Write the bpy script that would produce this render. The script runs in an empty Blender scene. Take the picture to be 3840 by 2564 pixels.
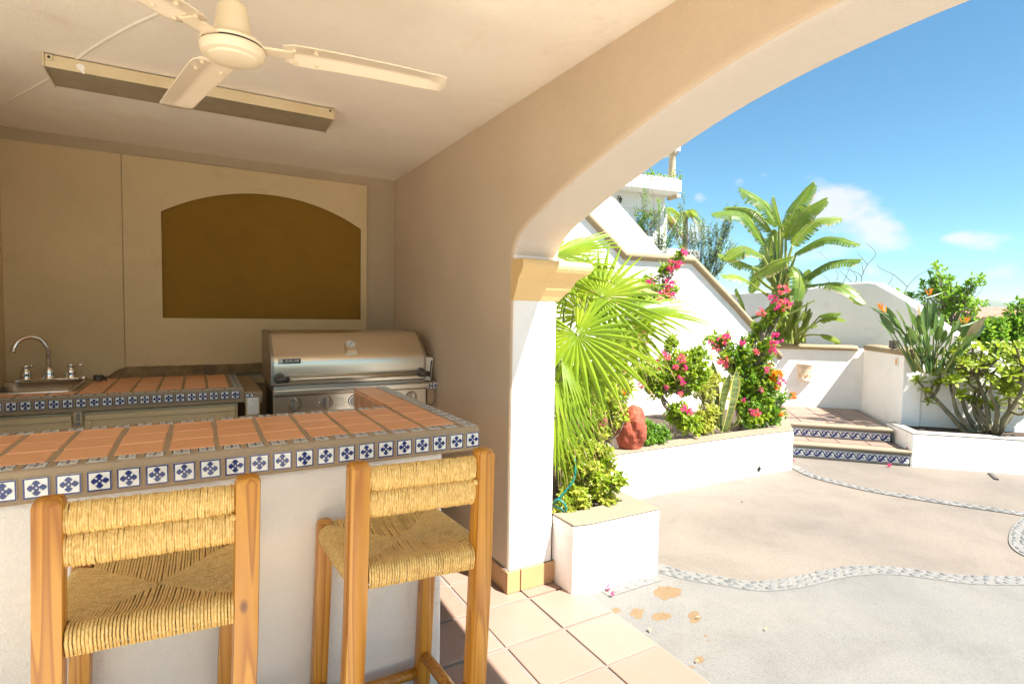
import bpy, bmesh, math, random
from mathutils import Vector, Matrix, noise
import numpy as np
R = math.radians
PI = math.pi
rng = random.Random(7)
scene = bpy.context.scene
COL = scene.collection

# ------------------------------------------------------------------ camera
F_PX, W_PX, H_PX = 2056.91, 3840.0, 2564.0
YAW, PITCH, ROLL = R(29.84664), R(-3.03815), R(0.965453)
CAM = Vector((0, 0, 1.5))
_f = Vector((math.sin(YAW) * math.cos(PITCH), math.cos(YAW) * math.cos(PITCH), math.sin(PITCH)))
_r = Vector((math.cos(YAW), -math.sin(YAW), 0))
_u = _r.cross(_f)
_r2 = math.cos(ROLL) * _r + math.sin(ROLL) * _u
_u2 = -math.sin(ROLL) * _r + math.cos(ROLL) * _u
cam_data = bpy.data.cameras.new('camera')
cam_data.sensor_width = 36.0
cam_data.lens = 36.0 * F_PX / W_PX
cam_data.clip_start = 0.05
cam_data.clip_end = 20000
cam = bpy.data.objects.new('camera', cam_data)
COL.objects.link(cam)
m3 = Matrix((_r2, _u2, -_f)).transposed()
cam.matrix_world = Matrix.Translation(CAM) @ m3.to_4x4()
scene.camera = cam


def ray(px, py):
    return ((px - W_PX / 2) / F_PX * _r2 + (H_PX / 2 - py) / F_PX * _u2 + _f)


def atD(px, py, D):
    """point of the place seen at a pixel of the photograph, D metres away on plan"""
    r = ray(px, py)
    return CAM + r * (D / math.hypot(r.x, r.y))


def atY(px, py, y):
    r = ray(px, py)
    return CAM + r * (y / r.y)


def atX(px, py, x):
    r = ray(px, py)
    return CAM + r * (x / r.x)


def atZ(px, py, z):
    r = ray(px, py)
    return CAM + r * ((z - CAM.z) / r.z)


def atPl(px, py, P, Q):
    n = Vector((Q[1] - P[1], -(Q[0] - P[0]), 0))
    r = ray(px, py)
    return CAM + r * (n.dot(Vector((P[0], P[1], 0)) - CAM) / n.dot(r))


# ------------------------------------------------------------------ world, sun, exposure
SUN_DIR = Vector((0.275, -0.61, 1.0)).normalized()      # towards the sun
world = bpy.data.worlds.new('World')
scene.world = world
world.use_nodes = True
wt = world.node_tree
wt.nodes.clear()


def wn(t, **k):
    n = wt.nodes.new(t)
    for a, b in k.items():
        setattr(n, a, b)
    return n


def build_world():
    out = wn('ShaderNodeOutputWorld')
    bg = wn('ShaderNodeBackground')
    bg.inputs['Strength'].default_value = 0.050
    sky = wn('ShaderNodeTexSky', sky_type='NISHITA', sun_disc=False)
    sky.sun_elevation = math.asin(SUN_DIR.z)
    sky.sun_rotation = math.atan2(SUN_DIR.x, SUN_DIR.y)
    sky.altitude = 50
    sky.air_density = 1.0
    sky.dust_density = 0.0
    sky.ozone_density = 8.0
    geo = wn('ShaderNodeTexCoord')
    sep = wn('ShaderNodeSeparateXYZ')
    wt.links.new(geo.outputs['Generated'], sep.inputs[0])

    def math_(op, a, b=None, clamp=False):
        n = wn('ShaderNodeMath', operation=op, use_clamp=clamp)
        for i, v in enumerate((a, b)):
            if v is None:
                continue
            if isinstance(v, (int, float)):
                n.inputs[i].default_value = v
            else:
                wt.links.new(v, n.inputs[i])
        return n.outputs[0]
    # fair-weather cumulus in a low belt all round the horizon: noise on the azimuth / elevation angles
    az = math_('ARCTAN2', sep.outputs['X'], sep.outputs['Y'])
    el = math_('ARCSINE', sep.outputs['Z'])
    comb = wn('ShaderNodeCombineXYZ')
    wt.links.new(math_('MULTIPLY', az, 16.0), comb.inputs[0])
    wt.links.new(math_('MULTIPLY', el, 30.0), comb.inputs[1])
    comb.inputs[2].default_value = 3.1
    nz = wn('ShaderNodeTexNoise')
    nz.inputs['Scale'].default_value = 1.0
    nz.inputs['Detail'].default_value = 9
    nz.inputs['Roughness'].default_value = 0.58
    wt.links.new(comb.outputs[0], nz.inputs['Vector'])
    fac = nz.outputs['Fac']
    # single clouds of the belt: (azimuth from +Y towards +X, elevation, half widths, weight), degrees
    total = None
    for a, e, wa, we, k in CLOUDS:
        da = math_('DIVIDE', math_('SUBTRACT', az, R(a)), R(wa))
        de = math_('DIVIDE', math_('SUBTRACT', el, R(e)), R(we))
        d2 = math_('ADD', math_('MULTIPLY', da, da), math_('MULTIPLY', de, de))
        g = math_('MULTIPLY', math_('POWER', 2.718, math_('MULTIPLY', d2, -1.0)), k)
        total = g if total is None else math_('ADD', total, g)
    belt = math_('SUBTRACT', math_('ADD', fac, math_('MULTIPLY', total, 0.50)), 0.70)
    cl = math_('MULTIPLY', belt, 3.2, clamp=True)
    cl = math_('MULTIPLY', cl, 0.88)
    mixc = wn('ShaderNodeMix', data_type='RGBA')
    tint = wn('ShaderNodeMix', data_type='RGBA', blend_type='MULTIPLY')
    tint.inputs[0].default_value = 1.0
    wt.links.new(sky.outputs[0], tint.inputs[6])
    tint.inputs[7].default_value = SKY_TINT
    wt.links.new(cl, mixc.inputs[0])
    wt.links.new(tint.outputs[2], mixc.inputs[6])
    mixc.inputs[7].default_value = (4.6, 4.7, 4.8, 1)
    wt.links.new(mixc.outputs[2], bg.inputs['Color'])
    wt.links.new(bg.outputs[0], out.inputs['Surface'])


CLOUDS = [(59.2, 10.4, 2.9, 2.0, 1.05), (62.3, 8.7, 2.6, 1.2, 1.0), (63.6, 7.4, 2.0, .8, .85), (63.5, 6.2, 2.4, .8, .75), (62.9, 4.3, 1.2, .8, .7), (58.5, 5.6, 3.0, 1.2, .7),
          (70.6, 6.4, 2.2, 1.1, .9), (68.3, 6.7, 1.0, .5, .7), (71.6, 3.8, 1.4, .9, .75), (51.8, 12.5, 1.1, .7, .7), (48.3, 11.5, .8, .7, .7), (47.4, 8.0, 2.2, 1.6, .85), (54.0, 13.0, .6, .5, .6),
          (85.0, 8.0, 7.0, 3.0, .9), (30.0, 7.0, 5.0, 2.2, .8), (5.0, 8.0, 7.0, 2.6, .9), (-40.0, 7.0, 9.0, 2.6, .9), (130.0, 9.0, 8.0, 3.0, .9), (-120.0, 8.0, 9.0, 3.0, .9), (178.0, 7.0, 8.0, 2.6, .9)]
SKY_TINT = (.74, 1.03, .90, 1)
build_world()
sd = bpy.data.lights.new('sun', 'SUN')
sd.energy = 4.3
sd.angle = R(0.53)
sd.color = (1.0, 0.955, 0.905)
sun = bpy.data.objects.new('sun', sd)
COL.objects.link(sun)
sun.rotation_euler = (-SUN_DIR).to_track_quat('-Z', 'Y').to_euler()
sun.location = (3, -4, 12)
scene.view_settings.view_transform = 'Standard'
scene.view_settings.look = 'None'
scene.view_settings.exposure = 2.02
scene.view_settings.gamma = 1.0
scene.view_settings.use_curve_mapping = False
scene.cycles.use_denoising = True
scene.cycles.max_bounces = 12
scene.cycles.diffuse_bounces = 6
scene.cycles.glossy_bounces = 4
scene.cycles.transmission_bounces = 4
scene.cycles.sample_clamp_indirect = 6.0


# ------------------------------------------------------------------ materials
class NT:
    def __init__(self, name):
        self.m = bpy.data.materials.new(name)
        self.m.use_nodes = True
        self.t = self.m.node_tree
        self.b = self.t.nodes['Principled BSDF']
        self.out = self.t.nodes['Material Output']
        tc = self.t.nodes.new('ShaderNodeTexCoord')
        self.obj = tc.outputs['Object']
        self.gen = tc.outputs['Generated']
        self.pos = self.t.nodes.new('ShaderNodeNewGeometry').outputs['Position']

    def n(self, t, **k):
        x = self.t.nodes.new(t)
        for a, b in k.items():
            setattr(x, a, b)
        return x

    def set(self, sock, v):
        if isinstance(v, bpy.types.NodeSocket):
            self.t.links.new(v, sock)
        else:
            sock.default_value = v

    def noise(self, scale, detail=4, rough=.55, vec=None, dist=0.0):
        x = self.n('ShaderNodeTexNoise')
        x.inputs['Scale'].default_value = scale
        x.inputs['Detail'].default_value = detail
        x.inputs['Roughness'].default_value = rough
        x.inputs['Distortion'].default_value = dist
        self.t.links.new(vec or self.pos, x.inputs['Vector'])
        return x.outputs['Fac']

    def voro(self, scale, vec=None, feature='F1'):
        x = self.n('ShaderNodeTexVoronoi', feature=feature)
        x.inputs['Scale'].default_value = scale
        self.t.links.new(vec or self.pos, x.inputs['Vector'])
        return x.outputs['Distance']

    def map(self, vec, scale=(1, 1, 1), loc=(0, 0, 0), rot=(0, 0, 0)):
        x = self.n('ShaderNodeMapping')
        x.inputs['Scale'].default_value = scale
        x.inputs['Location'].default_value = loc
        x.inputs['Rotation'].default_value = rot
        self.t.links.new(vec, x.inputs['Vector'])
        return x.outputs[0]

    def ramp(self, fac, stops, interp='LINEAR'):
        x = self.n('ShaderNodeValToRGB')
        x.color_ramp.interpolation = interp
        els = x.color_ramp.elements
        while len(els) < len(stops):
            els.new(.5)
        for e, (p, c) in zip(els, stops):
            e.position = p
            e.color = (*c, 1) if len(c) == 3 else c
        self.t.links.new(fac, x.inputs[0])
        return x.outputs[0]

    def mix(self, fac, a, b, blend='MIX'):
        x = self.n('ShaderNodeMix', data_type='RGBA', blend_type=blend)
        self.set(x.inputs[0], fac)
        for i, v in ((6, a), (7, b)):
            self.set(x.inputs[i], (*v, 1) if isinstance(v, tuple) and len(v) == 3 else v)
        return x.outputs[2]

    def math(self, op, a, b=0.0, clamp=False):
        x = self.n('ShaderNodeMath', operation=op, use_clamp=clamp)
        self.set(x.inputs[0], a)
        self.set(x.inputs[1], b)
        return x.outputs[0]

    def rand(self):
        return self.n('ShaderNodeObjectInfo').outputs['Random']

    def bump(self, h, strength=.3, dist=.01, normal=None):
        x = self.n('ShaderNodeBump')
        x.inputs['Strength'].default_value = strength
        x.inputs['Distance'].default_value = dist
        self.t.links.new(h, x.inputs['Height'])
        if normal:
            self.t.links.new(normal, x.inputs['Normal'])
        self.t.links.new(x.outputs[0], self.b.inputs['Normal'])
        return x.outputs[0]

    def base(self, v):
        self.set(self.b.inputs['Base Color'], (*v, 1) if isinstance(v, tuple) and len(v) == 3 else v)
        return self

    def rough(self, v):
        self.set(self.b.inputs['Roughness'], v)
        return self

    def metal(self, v):
        self.b.inputs['Metallic'].default_value = v
        return self


def plaster(name, c, grain=1.0, blotch=.08, stain=None, scale=1.0):
    k = NT(name)
    big = k.noise(1.7 * scale, 5, .6)
    lo = tuple(v * (1 - blotch) for v in c)
    hi = tuple(min(.9, v * (1 + blotch * .6)) for v in c)
    col = k.ramp(big, [(.3, lo), (.7, hi)])
    if stain:
        s = k.ramp(k.noise(3.1, 7, .7, dist=.6), [(.56, (0, 0, 0)), (.74, (1, 1, 1))])
        col = k.mix(k.math('MULTIPLY', s, .35), col, stain)
    k.base(col).rough(.88)
    k.b.inputs['Specular IOR Level'].default_value = .25
    n1 = k.bump(k.noise(9 * scale, 3, .5), .25 * grain, .02)
    k.bump(k.noise(120 * scale, 5, .65), .55 * grain, .0045, n1)
    return k.m


M = {}
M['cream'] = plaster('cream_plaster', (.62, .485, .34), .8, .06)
M['cream_rough'] = plaster('rough_cream_plaster', (.87, .79, .68), 2.4, .05, scale=.7)
M['backwall'] = plaster('back_wall_paint', (.60, .46, .26), .6, .07, (.34, .25, .12))
M['backwall_dark'] = plaster('back_wall_dark_tone', (.44, .345, .225), .6, .07)  # darker tone for the wall left showing around the proud panels
M['ceiling'] = plaster('ceiling_plaster', (.90, .80, .66), .6, .07, (.66, .50, .33))
M['niche'] = plaster('niche_brown_paint', (.235, .125, .014), .5, .10, (.15, .075, .01))
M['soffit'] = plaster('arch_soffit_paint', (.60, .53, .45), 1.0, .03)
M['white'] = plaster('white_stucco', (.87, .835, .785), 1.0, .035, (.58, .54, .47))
M['white_far'] = plaster('far_white_stucco', (.82, .80, .77), .3, .03)
M['sand'] = plaster('sand_cap_paint', (.34, .26, .155), 1.2, .08)
M['rim'] = plaster('planter_rim_paint', (.24, .195, .135), 1.0, .06)
M['terrace'] = plaster('pale_bounce_paving', (.72, .65, .56), .8, .06)  # for unseen paving behind the camera, pale so that it bounces light indoors
M['unseen_bounce_floor'] = plaster('pale_bounce_floor', (.66, .56, .44), .5, .06)  # for the unseen floor, kept pale to bounce light up to the ceiling
M['rim_pale'] = plaster('pale_rim_paint', (.46, .41, .34), 1.0, .08)
M['capital'] = plaster('ochre_capital_paint', (.78, .53, .24), 1.3, .10)
M['grout'] = plaster('grey_brown_grout', (.37, .272, .17), 1.2, .16)
M['floor_grout'] = plaster('floor_grout', (.22, .195, .165), 1.0, .18)


def terracotta(name, a, b, rough=.6, dirt=(.42, .27, .17)):
    k = NT(name)
    c = k.ramp(k.rand(), [(0, a), (1, b)])
    m_ = k.noise(7, 5, .6)
    c = k.mix(k.math('MULTIPLY', k.ramp(m_, [(.45, (0, 0, 0)), (.8, (1, 1, 1))]), .45), c, dirt)
    c = k.mix(k.math('MULTIPLY', k.noise(60, 3, .6), .18), c, tuple(v * .7 for v in a))
    k.base(c).rough(rough)
    k.bump(k.noise(70, 4, .6), .15, .003)
    return k.m


M['brick'] = terracotta('terracotta_bar_tile', (.82, .39, .19), (.86, .43, .22), .30, (.80, .40, .21))
M['floor_tile'] = terracotta('saltillo_floor_tile', (.255, .165, .122), (.30, .20, .15), .5, (.27, .155, .10))
M['base_tile'] = terracotta('baseboard_tile', (.46, .26, .11), (.52, .30, .135), .45, (.42, .23, .10))
k = NT('white_tile_glaze'); k.base(k.ramp(k.noise(25, 3), [(.3, (.74, .72, .62)), (.7, (.82, .81, .74))])).rough(.16); M['glaze'] = k.m
k = NT('cobalt_glaze'); k.base(k.ramp(k.noise(160, 3), [(.3, (.006, .012, .085)), (.75, (.015, .05, .24))])).rough(.14); M['cobalt'] = k.m


def wood(name, dark, light, ax=2, knots=True, rough=.36):
    k = NT(name)
    off = k.n('ShaderNodeCombineXYZ')
    k.t.links.new(k.math('MULTIPLY', k.rand(), 9.0), off.inputs[0])
    k.t.links.new(k.math('MULTIPLY', k.rand(), 5.0), off.inputs[2])
    ad = k.n('ShaderNodeVectorMath', operation='ADD')
    k.t.links.new(k.obj, ad.inputs[0]); k.t.links.new(off.outputs[0], ad.inputs[1])
    v = ad.outputs[0]
    sc = [10.0, 10.0, 10.0]
    sc[ax] = .30
    st = k.map(v, tuple(sc))
    n1 = k.noise(1.0, 2, .45, vec=st, dist=.15)
    ring = k.math('FRACT', k.math('MULTIPLY', n1, 15.0))
    grain = k.ramp(ring, [(0, light), (.5, tuple(.6 * a + .4 * b for a, b in zip(light, dark))), (.84, tuple(.95 * q for q in dark)), (1, light)])
    sc2 = [160.0, 160.0, 160.0]
    sc2[ax] = 5.0
    fib = k.noise(1.0, 3, .6, vec=k.map(v, tuple(sc2)))
    col = k.mix(k.math('MULTIPLY', fib, .30), grain, tuple(.6 * q for q in dark))
    big = k.noise(4.0, 2, .5, vec=v)
    col = k.mix(k.math('MULTIPLY', k.ramp(big, [(.5, (0, 0, 0)), (.75, (1, 1, 1))]), .35), col, tuple(.85 * q for q in dark))
    if knots:
        sk = [6.0, 6.0, 6.0]
        sk[ax] = 3.2
        kn = k.voro(1.0, vec=k.map(v, tuple(sk)))
        kf = k.ramp(kn, [(.045, (1, 1, 1)), (.085, (0, 0, 0))])
        col = k.mix(kf, col, (.17, .055, .012))
    k.base(col).rough(rough)
    k.b.inputs['Coat Weight'].default_value = .25
    k.b.inputs['Coat Roughness'].default_value = .25
    k.bump(k.math('ADD', ring, fib), .12, .0015)
    return k.m


M['wood'] = wood('honey_pine', (.40, .135, .008), (.64, .29, .030))
k = NT('woven_rush')
c = k.ramp(k.noise(300, 2, .5, vec=k.map(k.obj, (1, 1, .25))), [(.3, (.54, .31, .075)), (.52, (.72, .47, .15)), (.75, (.86, .66, .31))])
c = k.mix(k.math('MULTIPLY', k.ramp(k.noise(38, 3), [(.5, (0, 0, 0)), (.72, (1, 1, 1))]), .5), c, (.44, .25, .07))
k.base(c).rough(.5)
M['rush'] = k.m
k = NT('rush_core'); k.base((.34, .19, .05)).rough(.9); M['rush_core'] = k.m


def metal(name, c, rough, brush=None, aniso=0):
    k = NT(name)
    k.base(c).rough(rough).metal(1.0)
    if brush:
        st = k.noise(1.0, 4, .6, vec=k.map(k.obj, brush))
        k.rough(k.math('ADD', k.math('MULTIPLY', st, .14), rough - .05))
        k.bump(st, .03, .001)
        k.b.inputs['Anisotropic'].default_value = aniso
    return k.m


M['steel'] = metal('brushed_steel', (.74, .67, .55), .29, (2, 300, 300), .5)
M['steel_dark'] = metal('dull_steel', (.40, .36, .31), .4, (2, 200, 200))
M['chrome'] = metal('chrome', (.80, .78, .75), .07)
M['basin'] = metal('sink_steel', (.58, .55, .51), .28)
k = NT('black_plastic'); k.base((.018, .017, .016)).rough(.35); M['black'] = k.m
k = NT('dark_metal'); k.base((.10, .09, .08)).rough(.4).metal(.6); M['darkmetal'] = k.m
k = NT('ivory_enamel'); k.base(k.mix(k.math('MULTIPLY', k.ramp(k.noise(4, 5, .6), [(.5, (0, 0, 0)), (.8, (1, 1, 1))]), .4), (.78, .66, .46), (.72, .50, .26))).rough(.3); M['enamel'] = k.m
k = NT('ivory_blade'); k.base(k.mix(k.math('MULTIPLY', k.ramp(k.noise(3, 5, .6), [(.48, (0, 0, 0)), (.8, (1, 1, 1))]), .4), (.80, .68, .50), (.76, .55, .30))).rough(.35); M['blade'] = k.m
k = NT('yellowed_fixture_paint'); k.base(k.mix(k.math('MULTIPLY', k.ramp(k.noise(5, 6, .7), [(.5, (0, 0, 0)), (.75, (1, 1, 1))]), .5), (.60, .49, .30), (.46, .30, .11))).rough(.4); M['fixture'] = k.m
k = NT('fixture_reflector'); k.base(k.ramp(k.noise(8, 4), [(.3, (.26, .21, .13)), (.7, (.34, .28, .18))])).rough(.45); M['reflector'] = k.m
k = NT('white_plastic'); k.base((.76, .73, .66)).rough(.35); M['wplastic'] = k.m
k = NT('gauge_face'); k.base((.62, .64, .62)).rough(.2); M['gauge'] = k.m
k = NT('cabinet_paint'); k.base(k.ramp(k.noise(3, 4), [(.3, (.60, .46, .24)), (.7, (.66, .52, .30))])).rough(.5); M['cabinet'] = k.m
k = NT('old_wood_scrap'); k.base(k.ramp(k.noise(14, 4, vec=k.map(k.obj, (1, 1, .2))), [(.3, (.12, .05, .02)), (.7, (.25, .11, .04))])).rough(.7); M['scrapwood'] = k.m
k = NT('bare_mortar'); k.base(k.ramp(k.noise(9, 7, .7), [(.3, (.13, .08, .035)), (.55, (.24, .155, .07)), (.75, (.36, .25, .13))])).rough(.95)
k.bump(k.noise(30, 6, .7), .9, .02); M['mortar'] = k.m
k = NT('potting_soil'); k.base(k.ramp(k.noise(35, 6, .7), [(.35, (.035, .022, .014)), (.6, (.10, .07, .045)), (.8, (.22, .16, .11))])).rough(.95)
k.bump(k.noise(60, 5, .7), 1.0, .02); M['soil'] = k.m
k = NT('dry_bounce_soil'); k.base(k.ramp(k.noise(20, 6, .7), [(.35, (.20, .16, .11)), (.7, (.32, .27, .20))])).rough(.95); M['drysoil'] = k.m  # soil lightened so that it bounces sun onto the gable wall
k = NT('red_painted_rock'); k.base(k.ramp(k.noise(6, 6, .65), [(.3, (.26, .045, .022)), (.6, (.42, .09, .045)), (.8, (.50, .17, .10))])).rough(.8)
k.bump(k.noise(11, 7, .7), .9, .04); M['redrock'] = k.m
k = NT('river_pebble'); k.base(k.ramp(k.rand(), [(0, (.095, .10, .098)), (.5, (.13, .134, .128)), (1, (.175, .166, .150))])).rough(.6); k.bump(k.noise(90, 3), .15, .004); M['pebble'] = k.m
k = NT('band_mortar'); k.base(k.ramp(k.noise(30, 5), [(.3, (.148, .142, .128)), (.7, (.182, .173, .154))])).rough(.85); k.bump(k.noise(90, 3), .3, .004); M['bandmortar'] = k.m


def leaf(name, cols, trans=.35, rough=.42, scale=6, var=True):
    """green leaf blade: reflects, and lets light through"""
    k = NT(name)
    f = k.noise(scale, 3, .6)
    c = k.ramp(f, [(.28, cols[0]), (.5, cols[1]), (.72, cols[2])])
    if var:
        c = k.mix(k.math('MULTIPLY', k.rand(), .35), c, cols[2])
    k.base(c).rough(rough)
    k.b.inputs['Specular IOR Level'].default_value = .45
    tr = k.n('ShaderNodeBsdfTranslucent')
    k.t.links.new(k.mix(.5, c, tuple(min(1, v * 1.9) for v in cols[2])), tr.inputs[0])
    ms = k.n('ShaderNodeMixShader')
    ms.inputs[0].default_value = trans
    k.t.links.new(k.b.outputs[0], ms.inputs[1]); k.t.links.new(tr.outputs[0], ms.inputs[2])
    k.t.links.new(ms.outputs[0], k.out.inputs[0])
    return k.m


M['palm'] = leaf('palm_leaf', ((.08, .155, .009), (.155, .25, .011), (.29, .36, .02)), .36, .38, 3)
M['palm_tip'] = leaf('palm_dry_tip', ((.34, .22, .07), (.42, .26, .10), (.52, .36, .18)), .2, .6)
M['banana'] = leaf('banana_leaf', ((.06, .12, .012), (.11, .195, .018), (.23, .29, .03)), .34, .36, 4)
M['dryleaf'] = leaf('dry_leaf_edge', ((.30, .20, .08), (.42, .32, .15), (.55, .45, .25)), .2, .7)
M['petiole'] = leaf('petiole_green', ((.12, .16, .03), (.18, .22, .045), (.26, .28, .07)), .05, .45)
M['strelitzia'] = leaf('strelitzia_leaf', ((.045, .095, .022), (.075, .145, .03), (.14, .21, .045)), .22, .35, 5)
M['boug'] = leaf('bougainvillea_leaf', ((.09, .18, .012), (.16, .28, .015), (.30, .40, .03)), .4, .45, 7)
M['varieg'] = leaf('variegated_leaf', ((.14, .22, .02), (.30, .36, .035), (.52, .50, .10)), .35, .42, 14)
M['limebush'] = leaf('lime_bush_leaf', ((.12, .21, .012), (.21, .32, .016), (.34, .42, .03)), .36, .42, 9)
M['green'] = leaf('green_bush_leaf', ((.06, .15, .012), (.11, .24, .018), (.20, .34, .03)), .34, .42, 9)
M['tree'] = leaf('bright_tree_leaf', ((.09, .22, .012), (.16, .32, .02), (.28, .42, .04)), .4, .45, 3)
M['wispy'] = leaf('grey_green_leaf', ((.12, .19, .08), (.17, .25, .10), (.24, .32, .15)), .3, .6, 3)
M['frangi'] = leaf('rosette_leaf', ((.14, .21, .012), (.22, .30, .016), (.34, .39, .035)), .34, .5, 9)
M['snake'] = leaf('snake_plant_blade', ((.10, .16, .05), (.15, .21, .06), (.24, .28, .09)), .1, .4, 1)
k = NT('snake_banded'); w_ = k.noise(1.0, 4, .6, vec=k.map(k.obj, (6, 6, 45)))
k.base(k.ramp(w_, [(.38, (.07, .115, .04)), (.5, (.15, .20, .06)), (.62, (.27, .30, .10))])).rough(.38); M['snake'] = k.m
M['snake_edge'] = leaf('snake_yellow_margin', ((.55, .48, .08), (.62, .55, .11), (.70, .62, .16)), .15, .4, 3)
M['pink'] = leaf('pink_bract', ((.62, .012, .16), (.72, .03, .22), (.80, .12, .28)), .4, .55, 22)
M['salmon'] = leaf('salmon_bract', ((.70, .06, .07), (.75, .12, .12), (.78, .25, .16)), .4, .55, 22)
M['orange'] = leaf('orange_petal', ((.72, .12, .008), (.80, .20, .01), (.85, .33, .02)), .35, .5, 22)
k = NT('bark'); k.base(k.ramp(k.noise(14, 5, .6), [(.3, (.16, .12, .08)), (.6, (.27, .22, .16)), (.8, (.36, .31, .24))])).rough(.85); k.bump(k.noise(40, 4), .6, .01); M['bark'] = k.m
k = NT('grey_branch'); k.base(k.ramp(k.noise(9, 4, .6), [(.3, (.085, .075, .035)), (.7, (.20, .175, .10))])).rough(.7); k.bump(k.noise(40, 4), .4, .008); M['greybark'] = k.m
k = NT('twig'); k.base((.10, .07, .05)).rough(.8); M['twig'] = k.m
k = NT('teal_hose'); k.base((.003, .13, .105)).rough(.35); M['hose'] = k.m
k = NT('clay_sconce'); k.base(k.ramp(k.noise(14, 5), [(.3, (.62, .45, .28)), (.7, (.76, .62, .46))])).rough(.8); k.bump(k.noise(50, 4), .4, .004); M['clay'] = k.m
k = NT('sconce_paint_line'); k.base((.45, .22, .07)).rough(.8); M['clayline'] = k.m
k = NT('switch_amber'); k.base((.72, .36, .12)).rough(.4); M['amber'] = k.m
k = NT('wet_stain'); k.base(k.ramp(k.noise(40, 5, .7), [(.3, (.14, .085, .035)), (.7, (.19, .125, .065))])).rough(.7); M['stain'] = k.m
k = NT('roof_tile_red'); k.base(k.ramp(k.noise(.4, 4), [(.3, (.30, .13, .08)), (.7, (.40, .20, .13))])).rough(.8); M['redroof'] = k.m
k = NT('town_wall'); k.base(k.ramp(k.noise(.05, 3), [(.3, (.34, .25, .18)), (.7, (.50, .42, .33))])).rough(.85); M['townwall'] = k.m
k = NT('dark_glass'); k.base((.03, .04, .05)).rough(.1); M['glass'] = k.m
k = NT('dry_hill_scrub'); k.base(k.ramp(k.noise(.012, 8, .65), [(.3, (.06, .085, .04)), (.55, (.11, .125, .07)), (.75, (.24, .21, .15))])).rough(.9); M['hill'] = k.m
k = NT('stone_column'); k.base(k.ramp(k.noise(4, 5), [(.3, (.46, .34, .22)), (.7, (.60, .47, .33))])).rough(.8); M['stone'] = k.m


def aggregate(name, cool_bed):
    k = NT(name)
    # warm beige field; the bed nearest the porch is cooler, its edge follows the pebble band
    sepn = k.n('ShaderNodeSeparateXYZ')
    k.t.links.new(k.pos, sepn.inputs[0])
    big = k.noise(.75, 5, .6, dist=.4)
    warm = k.ramp(big, [(.30, (.140, .122, .102)), (.5, (.170, .143, .114)), (.72, (.198, .167, .134))])
    cool = k.ramp(k.noise(.9, 5, .6, dist=.5), [(.28, (.130, .127, .115)), (.52, (.158, .153, .138)), (.75, (.176, .162, .139))])
    c = cool if cool_bed else warm
    fine = k.voro(160)
    mot = k.ramp(k.noise(2.6, 6, .65, dist=.8), [(.33, (.90, .89, .875)), (.5, (1, 1, 1)), (.70, (1.08, 1.07, 1.05))])
    c = k.mix(1.0, c, mot, 'MULTIPLY')
    rust = k.ramp(k.noise(1.1, 7, .7, dist=1.2), [(.60, (0, 0, 0)), (.78, (1, 1, 1))])
    c = k.mix(k.math('MULTIPLY', rust, .32), c, (.20, .145, .09))
    sp = k.ramp(k.noise(210, 2, .7), [(.36, (.72, .69, .65)), (.5, (1, 1, 1)), (.66, (1.08, 1.07, 1.04))])
    c = k.mix(1.0, c, sp, 'MULTIPLY')
    crack = k.ramp(k.voro(.45, vec=k.map(k.pos, (1, 1, 0)), feature='DISTANCE_TO_EDGE'), [(.0, (1, 1, 1)), (.006, (0, 0, 0))])
    c = k.mix(k.math('MULTIPLY', crack, .06), c, (.28, .24, .19))
    k.base(c).rough(.85)
    k.bump(fine, .18, .003)
    return k.m


M['ground'] = aggregate('warm_aggregate', False)
M['ground_cool'] = aggregate('cool_aggregate', True)
k = NT('dry_terrain'); k.base(k.ramp(k.noise(.05, 7, .65), [(.3, (.08, .09, .04)), (.6, (.16, .14, .09)), (.8, (.28, .23, .16))])).rough(.95); M['terrain'] = k.m


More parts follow.
